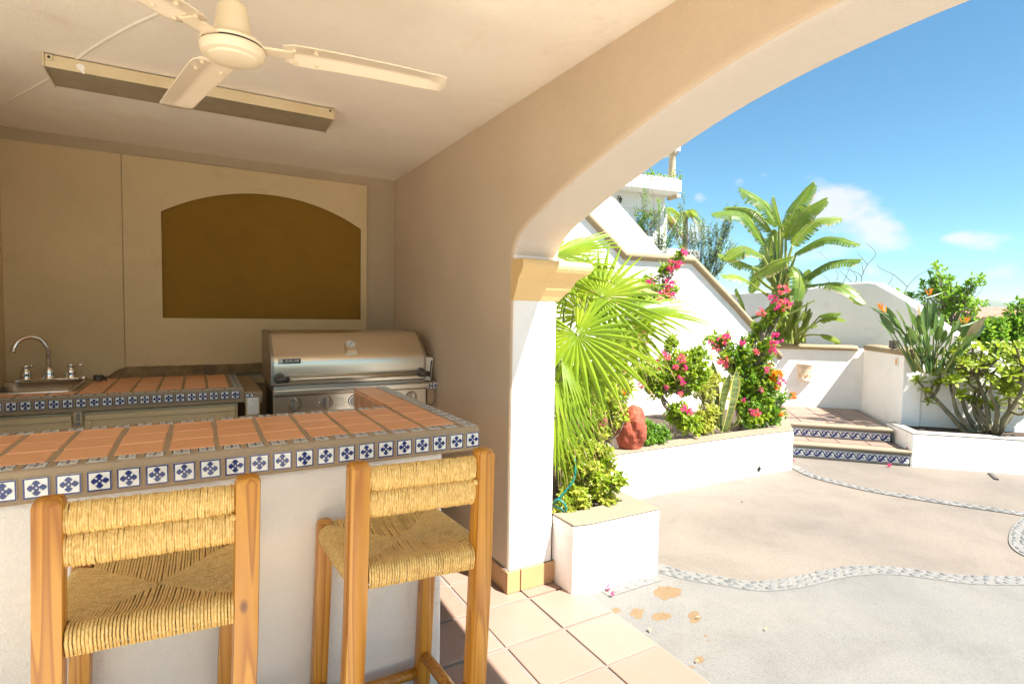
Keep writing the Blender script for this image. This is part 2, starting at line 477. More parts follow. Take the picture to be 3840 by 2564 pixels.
# ------------------------------------------------------------------ mesh helpers
class MB:
    def __init__(self):
        self.v, self.f, self.mi, self.mats = [], [], [], []

    def mat(self, m):
        if m not in self.mats:
            self.mats.append(m)
        return self.mats.index(m)

    def add(self, vs, fs, m):
        o = len(self.v)
        i = self.mat(m)
        self.v.extend([tuple(p) for p in vs])
        for f in fs:
            self.f.append(tuple(q + o for q in f))
            self.mi.append(i)

    def box(self, c, s, m, rot=None):
        x, y, z = s[0] / 2, s[1] / 2, s[2] / 2
        vs = [Vector((a, b, d)) for a in (-x, x) for b in (-y, y) for d in (-z, z)]
        if rot is not None:
            vs = [rot @ p for p in vs]
        vs = [p + Vector(c) for p in vs]
        self.add(vs, [(0, 1, 3, 2), (4, 6, 7, 5), (0, 4, 5, 1), (2, 3, 7, 6), (0, 2, 6, 4), (1, 5, 7, 3)], m)

    def prism(self, poly, vec, m, cap=True):
        """polygon (list of 3d points) extruded along vec"""
        n = len(poly)
        vec = Vector(vec)
        a = [Vector(p) for p in poly]
        nrm = Vector((0, 0, 0))
        for i in range(n):
            nrm += a[i].cross(a[(i + 1) % n])
        if nrm.dot(vec) > 0:
            a = a[::-1]
        b = [p + vec for p in a]
        fs = [tuple(range(n)), tuple(range(2 * n - 1, n - 1, -1))] if cap else []
        fs += [(i, i + n, (i + 1) % n + n, (i + 1) % n) for i in range(n)]
        self.add(a + b, fs, m)

    def tube(self, pts, rad, m, sides=6, cap=True, flat=1.0):
        pts = [Vector(p) for p in pts]
        n = len(pts)
        rr = rad if isinstance(rad, (list, tuple)) else [rad] * n
        vs, fs = [], []
        up = Vector((0, 0, 1))
        prev = None
        for i, p in enumerate(pts):
            t = (pts[min(i + 1, n - 1)] - pts[max(i - 1, 0)])
            t = t.normalized() if t.length > 1e-9 else Vector((0, 0, 1))
            if prev is None:
                a = t.cross(up if abs(t.z) < .95 else Vector((1, 0, 0))).normalized()
            else:
                a = (prev - t * prev.dot(t))
                a = a.normalized() if a.length > 1e-6 else t.cross(up).normalized()
            prev = a
            b = t.cross(a)
            for j in range(sides):
                q = 2 * PI * j / sides
                vs.append(p + rr[i] * (math.cos(q) * a + flat * math.sin(q) * b))
        for i in range(n - 1):
            for j in range(sides):
                k_ = (j + 1) % sides
                fs.append((i * sides + j, i * sides + k_, (i + 1) * sides + k_, (i + 1) * sides + j))
        if cap:
            fs.append(tuple(range(sides - 1, -1, -1)))
            fs.append(tuple((n - 1) * sides + j for j in range(sides)))
        self.add(vs, fs, m)

    def ring(self, pts, rad, m, sides=5):
        """closed tube"""
        pts = [Vector(p) for p in pts]
        n = len(pts)
        c = sum(pts, Vector()) / n
        nrm = (pts[1] - pts[0]).cross(pts[2] - pts[1]).normalized()
        vs, fs = [], []
        for i, p in enumerate(pts):
            t = (pts[(i + 1) % n] - pts[i - 1]).normalized()
            a = t.cross(nrm).normalized()
            for j in range(sides):
                q = 2 * PI * j / sides
                vs.append(p + rad * (math.cos(q) * a + math.sin(q) * nrm))
        for i in range(n):
            i2 = (i + 1) % n
            for j in range(sides):
                k_ = (j + 1) % sides
                fs.append((i * sides + j, i * sides + k_, i2 * sides + k_, i2 * sides + j))
        self.add(vs, fs, m)

    def lathe(self, prof, m, c=(0, 0, 0), sides=24, axis=None):
        """prof: (radius, height) from bottom to top, about z, or about `axis` (a rotation matrix)"""
        vs, fs = [], []
        for r_, h in prof:
            for j in range(sides):
                q = 2 * PI * j / sides
                p = Vector((r_ * math.cos(q), r_ * math.sin(q), h))
                if axis is not None:
                    p = axis @ p
                vs.append(p + Vector(c))
        for i in range(len(prof) - 1):
            for j in range(sides):
                k_ = (j + 1) % sides
                fs.append((i * sides + j, i * sides + k_, (i + 1) * sides + k_, (i + 1) * sides + j))
        fs.append(tuple(range(sides - 1, -1, -1)))
        fs.append(tuple((len(prof) - 1) * sides + j for j in range(sides)))
        self.add(vs, fs, m)

    def mesh(self, name, smooth=False):
        me = bpy.data.meshes.new(name)
        me.from_pydata(self.v, [], self.f)
        for m in self.mats:
            me.materials.append(m)
        me.polygons.foreach_set('material_index', self.mi)
        if smooth:
            me.polygons.foreach_set('use_smooth', [True] * len(self.f))
        me.update()
        return me

    def build(self, name, parent=None, smooth=False, loc=None, rot=None, bevel=0, kind=None, seg=2, angle=35):
        o = link(name, self.mesh(name, smooth), parent, loc, rot)
        if bevel:
            b = o.modifiers.new('bevel', 'BEVEL')
            b.width = bevel
            b.segments = seg
            b.limit_method = 'ANGLE'
            b.angle_limit = R(angle)
        if kind:
            o['kind'] = kind
        return o


def link(name, data, parent=None, loc=None, rot=None):
    o = bpy.data.objects.new(name, data)
    COL.objects.link(o)
    if parent is not None:
        o.parent = parent
    if loc is not None:
        o.location = loc
    if rot is not None:
        o.rotation_euler = rot
    return o


def tag(o, label=None, cat=None, group=None, kind=None):
    if label:
        o['label'] = label
    if cat:
        o['category'] = cat
    if group:
        o['group'] = group
    if kind:
        o['kind'] = kind
    return o


def thing(name, label, cat, loc=(0, 0, 0), rz=0, group=None):
    o = link(name, None, None, loc, (0, 0, rz))
    o.empty_display_size = .1
    return tag(o, label, cat, group)


def catmull(pts, n=8):
    pts = [Vector(p) for p in pts]
    out = []
    for i in range(len(pts) - 1):
        p0, p1, p2, p3 = pts[max(i - 1, 0)], pts[i], pts[i + 1], pts[min(i + 2, len(pts) - 1)]
        for j in range(n):
            t = j / n
            out.append(.5 * ((2 * p1) + (p2 - p0) * t + (2 * p0 - 5 * p1 + 4 * p2 - p3) * t * t + (3 * p1 - p0 - 3 * p2 + p3) * t ** 3))
    out.append(pts[-1])
    return out


def ell(cx, cy, a, b, n=10):
    return [(cx + a * math.cos(2 * PI * i / n), cy + b * math.sin(2 * PI * i / n)) for i in range(n)]

# ================================================================== LARGE STRUCTURE
WX, WXO = 1.422, 1.71          # inner and outer faces of the arched wall
BY, PY = 4.475, 4.425          # back wall, its proud panels
CZ = 2.565                     # ceiling


def build_arch_wall():
    t = thing('arched_wall', 'thick cream plastered wall with a wide open arch and ochre capital between kitchen and terrace', 'wall', (WX, 2.48, 0))
    off = Vector((-WX, -2.48, 0))
    half = [(2.478, 0), (2.478, 1.80), (2.468, 1.832), (2.425, 1.885), (2.33, 1.94), (2.2, 1.99), (2.05, 2.047), (1.86, 2.105), (1.66, 2.162),
            (1.36, 2.235), (1.08, 2.277), (.8, 2.297), (.55, 2.30)]
    c = catmull([(a, b, 0) for a, b in half[2:]], 4)
    right = [(2.478, 0.0), (2.478, 1.80)] + [(p.x, p.y) for p in c]
    left = [(1.1 - a, b) for a, b in right[::-1][1:]]
    poly = right + left                       # arch from +y jamb to -y jamb
    poly += [(-1.9, 0), (-1.9, 2.85), (4.62, 2.85), (4.62, 0)]
    mb = MB()
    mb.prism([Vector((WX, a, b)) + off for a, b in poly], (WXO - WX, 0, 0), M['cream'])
    w = mb.build('wall_body', t, bevel=.03, seg=4, angle=30)
    # white painted jamb and outer faces: the outdoor side of the same wall has white paint
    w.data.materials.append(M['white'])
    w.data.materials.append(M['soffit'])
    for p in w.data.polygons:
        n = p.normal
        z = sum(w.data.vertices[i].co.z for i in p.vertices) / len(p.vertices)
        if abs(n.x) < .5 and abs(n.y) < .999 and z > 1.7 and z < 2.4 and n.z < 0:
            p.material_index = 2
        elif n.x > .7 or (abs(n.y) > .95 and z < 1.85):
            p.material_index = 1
    # moulded capital, cut flush with the inner face
    prof = [(.0, 1.565), (.012, 1.59), (.032, 1.625), (.044, 1.655), (.048, 1.675), (.062, 1.69), (.085, 1.715), (.095, 1.735), (.098, 1.752), (.09, 1.772), (.07, 1.778), (.0, 1.779)]
    mb = MB()
    rows = []
    vs, fs = [], []
    for d, z in prof:
        ex = d * 1.62
        rows.append([(WX + .001, 2.476 - d, z), (WXO + ex, 2.476 - d, z), (WXO + ex, 2.9, z), (WX + .001, 2.9, z)])
    for r_ in rows:
        vs += [Vector(p) + off for p in r_]
    for i in range(len(rows) - 1):
        for j in (0, 1):
            fs.append((4 * i + j, 4 * i + j + 1, 4 * i + 4 + j + 1, 4 * i + 4 + j))
        fs.append((4 * i + 3, 4 * i, 4 * i + 4, 4 * i + 7))
    n = len(rows)
    mb.add(vs, fs, M['capital'])
    o = mb.build('capital', t, bevel=0)
    # second capital on the near jamb
    mb = MB()
    vs = [Vector((p[0] + off.x, (1.1 - p[1]) + off.y, p[2])) for r_ in rows for p in [(q[0], q[1] if q[1] < 2.6 else 2.9, q[2]) for q in r_]]
    mb.add(vs, [f[::-1] for f in fs], M['capital'])
    mb.build('capital', t)
    # baseboard tiles
    def bt(x0, y0, x1, y1, nx, ny):
        d = Vector((x1 - x0, y1 - y0, 0))
        mb = MB()
        mb.prism([Vector((x0, y0, .006)), Vector((x1, y1, .006)), Vector((x1 + nx * .012, y1 + ny * .012, .006)), Vector((x0 + nx * .012, y0 + ny * .012, .006))], (0, 0, .118), M['base_tile'])
        vs = mb.v
        mb.v = [(a + off.x, b + off.y, c) for a, b, c in vs]
        mb.build('baseboard_tile', t, bevel=.003)
    g = .006
    bt(WX - .012, 2.476, WX + .067, 2.476, 0, -1)
    bt(WX + .073, 2.476, WXO + .108, 2.476, 0, -1)
    y = 2.476
    for i in range(6):
        ln = .30
        bt(WX - .001, y + .002, WX - .001, min(y + ln, 4.4), -1, 0)
        y += ln + g
    mb = MB()      # mortar behind and on top of the baseboard
    mb.box((WX - .004 + off.x, 3.42 + off.y, .064), (.010, 1.88, .128), M['floor_grout'])
    mb.box(((WX + WXO + .108) / 2 + off.x, 2.4795 + off.y, .064), (WXO - WX + .104, .012, .128), M['floor_grout'])
    mb.build('baseboard_mortar', t)
    return t


build_arch_wall()

# back wall with its proud panels and the arched brown niche
def build_back_wall():
    t = thing('back_wall', 'tan plastered kitchen back wall with an arched brown niche above the counter', 'wall', (0, BY, 0))
    mb = MB()
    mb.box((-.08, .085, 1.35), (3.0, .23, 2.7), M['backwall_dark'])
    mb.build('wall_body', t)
    # right panel with hole
    x0, x1, z0, z1 = -.418, 1.184, .95, 2.49
    nx0, nx1, nz0, nzs, rise = -.205, 1.135, 1.425, 2.142, .19
    hw = (nx1 - nx0) / 2
    rad = (hw * hw + rise * rise) / (2 * rise)
    cx, cz = (nx0 + nx1) / 2, nzs + rise - rad
    a0 = math.asin(hw / rad)
    arc = [(cx + rad * math.sin(a0 - 2 * a0 * i / 24), cz + rad * math.cos(a0 - 2 * a0 * i / 24)) for i in range(25)]   # right to left
    mb = MB()
    y = PY - BY
    def q(pts):
        n = len(pts)
        mb.add([(a, y, b) for a, b in pts], [tuple(range(n))], M['backwall'])
    top = [(a, z1) for a, _ in arc]
    q([(x0, z0), (x1, z0), (x1, nz0), (nx1, nz0), (nx0, nz0), (x0, nz0)])
    q([(x0, nz0), (nx0, nz0), (nx0, nzs), (x0, nzs)])
    q([(nx1, nz0), (x1, nz0), (x1, nzs), (nx1, nzs)])
    q([(x0, nzs), (nx0, nzs), (nx0, z1), (x0, z1)])
    q([(nx1, nzs), (x1, nzs), (x1, z1), (nx1, z1)])
    for i in range(24):
        a, b = arc[i], arc[i + 1]
        q([b, a, (a[0], z1), (b[0], z1)])
    for a, b in (((x0, z0), (x0, z1)), ((x0, z1), (x1, z1)), ((x1, z1), (x1, z0))):
        mb.add([(a[0], y, a[1]), (b[0], y, b[1]), (b[0], 0, b[1]), (a[0], 0, a[1])], [(0, 1, 2, 3)], M['backwall'])
    mb.build('wall_panel', t)
    mb = MB()
    loop = [(nx0, nz0), (nx1, nz0)] + arc
    n = len(loop)
    d = .0175
    mb.add([(a, y, b) for a, b in loop] + [(a, y + d, b) for a, b in loop], [(i, (i + 1) % n, (i + 1) % n + n, i + n) for i in range(n)], M['niche'])
    mb.add([(a, y + d, b) for a, b in loop], [tuple(range(n))], M['niche'])
    tag(mb.build('niche', t), 'arched brown painted recess')
    mb = MB()
    mb.box((-.7325, -.018, 1.72), (.621, .04, 1.54), M['backwall'])
    mb.build('wall_panel', t)
    # strip of bare broken mortar above the counter
    mb = MB()
    n = 40
    vs, fs = [], []
    for i in range(n + 1):
        x = -.56 + (1.95) * i / n
        h = 1.100 + .005 * noise.noise((x * 3, 0, 4)) + .002 * rng.uniform(-1, 1) if x > -.43 else 1.035 + .07 * max(0, (x + .52) / .09)
        yy = -.066 - .005 * noise.noise((x * 4, 0, 1))
        vs += [(x, -.085, 1.028), (x, yy - .01, h - .012), (x, yy + .012, h), (x, .0, h)]
    for i in range(n):
        for j in range(3):
            fs.append((4 * i + j, 4 * i + 4 + j, 4 * i + 5 + j, 4 * i + 1 + j))
    mb.add(vs, fs, M['mortar'])
    tag(mb.build('mortar_strip', t), 'strip of bare brown mortar along the counter')
    return t


build_back_wall()
mb = MB()
mb.box((0, 0, 0), (.2, 1.5, 2.7), M['backwall'])
tag(mb.build('side_wall', loc=(-1.12, 3.74, 1.35)), 'tan side wall at the far left end of the kitchen, beside the sink', 'wall')

mb = MB()
mb.box((-.7895, 2.0375, 2.7), (4.422, 4.875, .27), M['ceiling'])
ceil = tag(mb.build('ceiling'), kind='structure')
# plastered-over ridge across the ceiling
def ridge(pts, w, name):
    mb = MB()
    c = catmull([atZ(a, b, CZ) for a, b in pts], 5)
    vs, fs = [], []
    n = len(c)
    for i, p in enumerate(c):
        t = (c[min(i + 1, n - 1)] - c[max(i - 1, 0)]).normalized()
        s = Vector((-t.y, t.x, 0)) * w * (.8 + .4 * noise.noise(p * 5))
        for k_, dz in ((-1, .003), (-.45, -.0035), (.45, -.0035), (1, .003)):
            vs.append((p.x + s.x * k_, p.y + s.y * k_, CZ + dz))
    for i in range(n - 1):
        for j in range(3):
            fs.append((4 * i + j, 4 * i + 4 + j, 4 * i + 5 + j, 4 * i + 1 + j))
    mb.add(vs, fs, M['ceiling'])
    mb.build(name, ceil, smooth=True)


ridge([(760, -40), (600, 48), (478, 105), (351, 178), (300, 214), (240, 258), (179, 298), (96, 345), (-60, 425)], .013, 'plaster_ridge')

# interior floor: mortar bed and saltillo tiles
mb = MB()
mb.box((.395, 2.6, -.052), (2.832, 3.6, .1), M['floor_grout'])
floor = tag(mb.build('floor'), kind='structure')
mb = MB()
mb.box((-.235, 2.6, -.0), (1.57, 3.59, .012), M['unseen_bounce_floor'])
tag(mb.build('unseen_bounce_floor'), kind='structure')  # out of view behind and before the bar, added as a bounce surface
mb = MB()
mb.box((-2.595, -3.6, -.052), (8.812, 8.798, .1), M['terrace'])
tag(mb.build('unseen_bounce_paving'), kind='structure')  # out of view, added as a bright sunlit surface to fill the room
mb = MB()
s = .3155 - .016
mb.box((0, 0, 0), (s, s, .012), M['floor_tile'])
proto = mb.mesh('floor_tile')
half_mb = MB(); half_mb.box((0, 0, 0), (s, .150, .012), M['floor_tile']); halfm = half_mb.mesh('floor_tile_cut')
strip = None
for i in range(0, 3):
    for j in range(-2, 7):
        x = 1.493 + .3155 * (.5 - i)
        y = 2.383 - .3155 * (.5 + j) if False else 2.383 + .3155 * (j - 2 + .5)
        if x > 1.45 and y > 2.383 + .3:
            continue
        if x > 1.4 and y > 2.45:
            o = link('floor_tile', halfm, floor, (x, 2.383 + .008 + .0, .0))
            bm_y = 2.383 + .008 + .05
            o.location = (x, 2.383 + .083 - .0, .0)
            continue
        o = link('floor_tile', proto, floor, (x + rng.uniform(-.002, .002), y + rng.uniform(-.002, .002), rng.uniform(-.0012, .0012)), (rng.uniform(-.002, .002), rng.uniform(-.002, .002), rng.uniform(-.006, .006)))
        b = o.modifiers.new('bevel', 'BEVEL'); b.width = .004; b.segments = 2

# courtyard ground
mb = MB()
mb.add([(-6, -14, -.012), (14, -14, -.012), (14, 12, -.012), (-6, 12, -.012)], [(0, 1, 2, 3)], M['ground'])
ground = tag(mb.build('courtyard_ground'), kind='structure')
mb = MB()
n = 40
vs, fs = [], []
for i in range(n + 1):
    for j in range(n + 1):
        x = -9000 * ((.5 - i / n) * 2) * abs((.5 - i / n) * 2) ** 1.5
        y = -9000 * ((.5 - j / n) * 2) * abs((.5 - j / n) * 2) ** 1.5
        d = math.hypot(x, y)
        z = -.5 - min(26, max(0, d - 14) * .22)
        vs.append((x, y, z))
for i in range(n):
    for j in range(n):
        fs.append((i * (n + 1) + j, (i + 1) * (n + 1) + j, (i + 1) * (n + 1) + j + 1, i * (n + 1) + j + 1))
mb.add(vs, fs, M['terrain'])
tag(mb.build('terrain'), kind='structure')


def pebble_mesh(seed):
    r_ = random.Random(seed)
    mb = MB()
    vs, fs = [], []
    n = 9
    e = r_.uniform(.75, 1.0)
    jit = [r_.uniform(.88, 1.1) for _ in range(n)]
    for rr, z in ((1.0, -.2), (.92, .18), (.6, .34)):
        for j in range(n):
            q = 2 * PI * j / n
            vs.append((rr * jit[j] * math.cos(q), rr * e * .62 * jit[j] * math.sin(q), z))
    for i in range(2):
        for j in range(n):
            k_ = (j + 1) % n
            fs.append((i * n + j, i * n + k_, (i + 1) * n + k_, (i + 1) * n + j))
    fs.append(tuple(2 * n + j for j in range(n)))
    mb.add(vs, fs, M['pebble'])
    return mb.mesh('pebble', True)


PEB = [pebble_mesh(i) for i in range(6)]


def pebble_band(pts, width, size, label, limit, seed=3):
    """curved band of river pebbles set in mortar, flush with the ground"""
    r_ = random.Random(seed)
    c = catmull(pts, 10)
    band = MB()
    n = len(c)
    L, Rr = [], []
    for i, p in enumerate(c):
        t = (c[min(i + 1, n - 1)] - c[max(i - 1, 0)]).normalized()
        s_ = Vector((-t.y, t.x, 0)) * width / 2
        L.append(p + s_); Rr.append(p - s_)
    band.add([(p.x, p.y, -.0055) for p in L] + [(p.x, p.y, -.0055) for p in Rr], [(i + 1, i, i + n, i + n + 1) for i in range(n - 1)], M['bandmortar'])
    root = tag(band.build('pebble_band'), kind='structure')
    stuff = MB()
    cnt = 0
    rows = max(2, round(width / (size * .72)))
    acc = 0
    for i in range(n - 1):
        a, b = c[i], c[i + 1]
        seg = (b - a).length
        acc += seg
        while acc > size * 1.12:
            acc -= size * 1.12
            t = (b - a).normalized()
            s_ = Vector((-t.y, t.x, 0))
            for k_ in range(rows):
                off = ((k_ + .5) / rows - .5) * width * .93
                p = b - t * acc + t * ((k_ % 2) * size * .56 + r_.uniform(-.12, .12) * size) + s_ * (off + r_.uniform(-.07, .07) * size)
                sz = size * .5 * r_.uniform(.72, 1.02)
                rz = math.atan2(t.y, t.x) + r_.uniform(-.6, .6)
                if cnt < limit:
                    o = link('pebble', PEB[r_.randrange(6)], root, (p.x, p.y, -.003), (r_.uniform(-.1, .1), r_.uniform(-.1, .1), rz))
                    o.scale = (sz * .94, sz * .9, sz * .34)
                else:
                    me = PEB[r_.randrange(6)]
                    Mx = Matrix.Translation((p.x, p.y, -.003)) @ Matrix.Rotation(rz, 4, 'Z') @ Matrix.Diagonal((sz * .94, sz * .9, sz * .34, 1))
                    stuff.add([Mx @ v.co for v in me.vertices], [tuple(q.vertices) for q in me.polygons], M['pebble'])
                cnt += 1
    if stuff.v:
        stuff.build('pebble_fill', root, smooth=True, kind='stuff')
    return root


D2 = 1.63540
G = lambda a, b: atZ(a * D2, b * D2, 0.0)
BAND = catmull([G(1490, 1290), G(1506, 1296), G(1560, 1313), G(1650, 1328), G(1740, 1340), G(1830, 1331), G(1900, 1314), G(1980, 1304), G(2060, 1306), G(2140, 1316), G(2230, 1326), G(2420, 1328)], 6)
mb = MB()
end = BAND[-1]
mb.add([(p.x, p.y, -.008) for p in BAND] + [(14, end.y - 2.0, -.008), (14, -14, -.008), (1.8, -14, -.008), (1.8, 2.4, -.008)], [tuple(range(len(BAND) + 3, -1, -1))], M['ground_cool'])
tag(mb.build('paving_bed'), kind='structure')
pebble_band([G(1506, 1296), G(1560, 1313), G(1650, 1328), G(1740, 1340), G(1830, 1331), G(1900, 1314), G(1980, 1304), G(2060, 1306), G(2140, 1316), G(2230, 1326), G(2420, 1328)],
            .115, .055, 'front', 300, 3)
pebble_band([G(1818, 1066), G(1862, 1088), G(1920, 1104), G(2000, 1122), G(2100, 1139), G(2200, 1154), G(2348, 1176), G(2500, 1205)], .105, .07, 'far', 110, 5)
pebble_band([G(2440, 1170), G(2365, 1190), G(2338, 1225), G(2350, 1262), G(2440, 1300)], .105, .06, 'side', 90, 6)
pebble_band([atZ(2262, 2216, 0), atZ(2335, 2194, 0), atZ(2400, 2174, 0), atZ(2462, 2156, 0)], .10, .07, 'planter', 40, 8)

# ------------------------------------------------------------------ planters, steps, walls outside
def seg_wall(mb, pts, z0, z1, th, m):
    """wall with its face along pts (plan) and thickness th to the left of travel"""
    n = len(pts)
    P = [Vector((a, b, 0)) for a, b in pts]
    Q = []
    for i in range(n):
        t = (P[min(i + 1, n - 1)] - P[max(i - 1, 0)]).normalized()
        Q.append(P[i] + Vector((-t.y, t.x, 0)) * th)
    mb.prism([Vector((p.x, p.y, z0)) for p in P] + [Vector((p.x, p.y, z0)) for p in Q[::-1]], (0, 0, z1 - z0), m)


def planter(name, label, walls, rim_z, soil_poly, soil_z):
    t = thing(name, label, 'planter', (*walls[0][0][0], 0))
    o = -t.location
    mb = MB()
    rb = MB()
    for outer, inner in walls:
        pl = [Vector((a, b, -.05)) + o for a, b in outer + inner[::-1]]
        mb.prism(pl, (0, 0, rim_z + .05 - .012), M['white'])
        pr = [Vector((a, b, rim_z - .011)) + o for a, b in outer + inner[::-1]]
        rb.prism(pr, (0, 0, .012), M['rim'])
    mb.build('planter_wall', t, bevel=.012, seg=2)
    rb.build('rim', t, bevel=.008, seg=2)
    sb = MB()
    sb.add([Vector((a, b, soil_z)) + o for a, b in soil_poly], [tuple(range(len(soil_poly)))], M['soil'])
    sb.build('soil', t, kind='stuff')
    return t


planter('planter', 'low white planter nearest the archway with a sand coloured rim',
        [([(WXO + .002, 2.49), (WXO + .002, 2.30), (1.812, 2.279), (2.312, 2.276), (2.318, 2.60), (2.34, 3.29)],
          [(WXO + .003, 2.50), (1.83, 2.455), (1.86, 2.47), (2.205, 2.475), (2.208, 2.60), (2.21, 3.29)])], .385,
        [(1.72, 2.4), (2.25, 2.4), (2.25, 3.5), (1.72, 3.5)], .33)
planter('planter', 'long low white planter full of flowers under the stair wall, running to the steps',
        [([(2.345, 3.32), (3.2, 3.325), (4.2, 3.32), (4.75, 3.30), (5.115, 3.275), (5.52, 3.60), (6.48, 4.43)],
          [(2.345, 3.49), (3.2, 3.495), (4.2, 3.49), (4.70, 3.475), (5.02, 3.455), (5.36, 3.74), (6.36, 4.50)])], .39,
        [(1.72, 3.3), (2.3, 3.3), (2.4, 3.4), (5.08, 3.36), (6.5, 4.5), (1.72, 5.0)], .34)
# drain hole on the long planter's face
mb = MB()
p = atZ(2848, 1770, .05)
mb.lathe([(.022, 0), (.026, .004), (.014, .006), (.012, .002)], M['black'], sides=14, axis=Matrix.Rotation(PI / 2, 3, 'X'))
tag(mb.build('drain_spout', loc=(4.64, 3.303, .052)), 'small black drain spout low on the face of the long white planter', 'drain')

U = Vector((.698, -.716, 0)).normalized()       # along the steps, to the right
N = Vector((U.y, -U.x, 0))                      # towards the viewer: (-.716,-.698)
P0 = Vector((5.587, 3.571, 0))


def SPt(s_, d, z=0):
    """point on the steps: s_ along the risers, d deep from the first riser"""
    q = P0 + U * s_ - N * d
    return Vector((q.x, q.y, z))


def wave_tile(w, h):
    """glazed riser tile with a scrolling wave band"""
    mb = MB()
    mb.box((0, 0, 0), (w, .010, h), M['glaze'])
    y = -.0056
    def stroke(pts, wd, m=M['cobalt'], yy=y):
        c = catmull([(a, 0, b) for a, b in pts], 5)
        n = len(c)
        vs = []
        for i, p in enumerate(c):
            t = (c[min(i + 1, n - 1)] - c[max(i - 1, 0)]).normalized()
            q = i / (n - 1)
            s_ = Vector((-t.z, 0, t.x)) * wd * (.35 + 1.1 * math.sin(PI * min(1, .12 + q * .85)))
            vs += [(p.x + s_.x, yy, p.z + s_.z), (p.x - s_.x, yy, p.z - s_.z)]
        mb.add(vs, [(2 * i, 2 * i + 1, 2 * i + 3, 2 * i + 2) for i in range(n - 1)], m)
    hw, hh = w / 2, h / 2
    stroke([(-hw, .06 * h), (-.36 * w, -.24 * h), (-.12 * w, -.28 * h), (.10 * w, -.02 * h), (.22 * w, .22 * h), (.38 * w, .24 * h), (hw, .06 * h)], .085 * h)
    stroke([(.10 * w, .0), (-.05 * w, .26 * h), (-.26 * w, .22 * h), (-.28 * w, .02 * h), (-.15 * w, -.05 * h), (-.11 * w, .07 * h)], .055 * h, yy=y - .0002)
    stroke([(.12 * w, -.24 * h), (.26 * w, -.16 * h), (.38 * w, -.26 * h)], .035 * h)
    stroke([(-.44 * w, .26 * h), (-.34 * w, .30 * h)], .03 * h)
    for z in (-.43 * h, .43 * h):
        mb.add([(-hw, y, z - .035 * h), (hw, y, z - .035 * h), (hw, y, z + .035 * h), (-hw, y, z + .035 * h)], [(0, 1, 2, 3)], M['cobalt'])
    return mb.mesh('riser_tile')


def build_steps():
    t = thing('tiled_steps', 'two low tiled steps with blue wave patterned risers leading up to a terracotta landing', 'steps', P0)
    o = -P0
    mb = MB()
    # cores: bottom step, then landing
    def slab(d0, d1, s0, s1, z0, z1, m, mb=mb):
        mb.prism([SPt(s0[0], d0, z0) + o, SPt(s0[1], d0, z0) + o, SPt(s1[1], d1, z0) + o, SPt(s1[0], d1, z0) + o], (0, 0, z1 - z0), m)
    slab(.012, .40, (-.2, 1.085), (-.2, 1.06), -.05, .115, M['floor_grout'])
    slab(.375, 1.75, (-.25, 1.03), (-.25, 1.05), -.05, .265, M['floor_grout'])
    mb.build('step_core', t)
    # rounded nosings
    for d, z, s1 in ((-.02, .118, 1.10), (.345, .268, 1.045)):
        nb = MB()
        prof = [(0, 0), (-.010, .008), (-.014, .018), (-.010, .030), (.004, .036), (.13, .036), (.13, 0)]
        a = [SPt(-.15, d + q, z + w) + o for q, w in prof]
        nb.prism(a, U * (s1 + .15), M['rim'])
        nb.build('nosing', t, bevel=.006)
    # riser tiles
    tw = .0985
    me = wave_tile(tw - .004, .085)
    ang = math.atan2(U.y, U.x)
    for z, d, smax in ((.055, .004, 1.085), (.205, .367, 1.03)):
        s_ = smax - tw / 2
        while s_ > -.12:
            q = SPt(s_, d, z) + o
            link('riser_tile', me, t, q, (0, 0, ang))
            s_ -= tw
    # terracotta treads
    ts = .295
    tm = MB(); tm.box((0, 0, 0), (ts - .014, ts - .014, .012), M['floor_tile'])
    me = tm.mesh('landing_tile')
    for i in range(6):
        for j in range(5):
            s_ = 1.05 - ts * (i + .5)
            d = .475 + ts * (j + .5)
            if d > 1.75:
                continue
            q = SPt(s_, d, .268 + .030 + rng.uniform(-.001, .001)) + o
            if s_ > 1.04:
                continue
            link('landing_tile', me, t, q, (0, 0, ang + rng.uniform(-.006, .006)))
    tm = MB(); tm.box((0, 0, 0), (ts - .014, .21, .012), M['floor_tile'])
    me = tm.mesh('tread_tile')
    for i in range(5):
        link('tread_tile', me, t, SPt(1.07 - ts * (i + .5), .235, .148) + o, (0, 0, ang))
    fb = MB()
    fb.prism([SPt(-.25, .38, .262) + o, SPt(1.04, .38, .262) + o, SPt(1.1, 1.72, .262) + o, SPt(-.25, 1.72, .262) + o], (0, 0, .036), M['floor_grout'])
    fb.build('landing_mortar', t)
    fb = MB()
    fb.prism([SPt(-.2, .09, .112) + o, SPt(1.08, .09, .112) + o, SPt(1.08, .37, .112) + o, SPt(-.2, .37, .112) + o], (0, 0, .036), M['floor_grout'])
    fb.build('tread_mortar', t)


build_steps()


def cap_profile(mb, path, w, h, m, side):
    """rounded coping following a 3d path; side: unit vector across"""
    n = len(path)
    vs, fs = [], []
    k_ = 10
    for i, p in enumerate(path):
        p = Vector(p)
        for j in range(k_):
            q = 2 * PI * j / k_
            cx, cz = math.cos(q), math.sin(q)
            sx = math.copysign(abs(cx) ** .6, cx) * w / 2
            sz = math.copysign(abs(cz) ** .75, cz) * h / 2
            vs.append(p + Vector(side) * sx + Vector((0, 0, sz)))
    for i in range(n - 1):
        for j in range(k_):
            fs.append((i * k_ + j, i * k_ + (j + 1) % k_, (i + 1) * k_ + (j + 1) % k_, (i + 1) * k_ + j))
    fs.append(tuple(range(k_))[::-1])
    fs.append(tuple((n - 1) * k_ + j for j in range(k_)))
    mb.add(vs, fs, m)


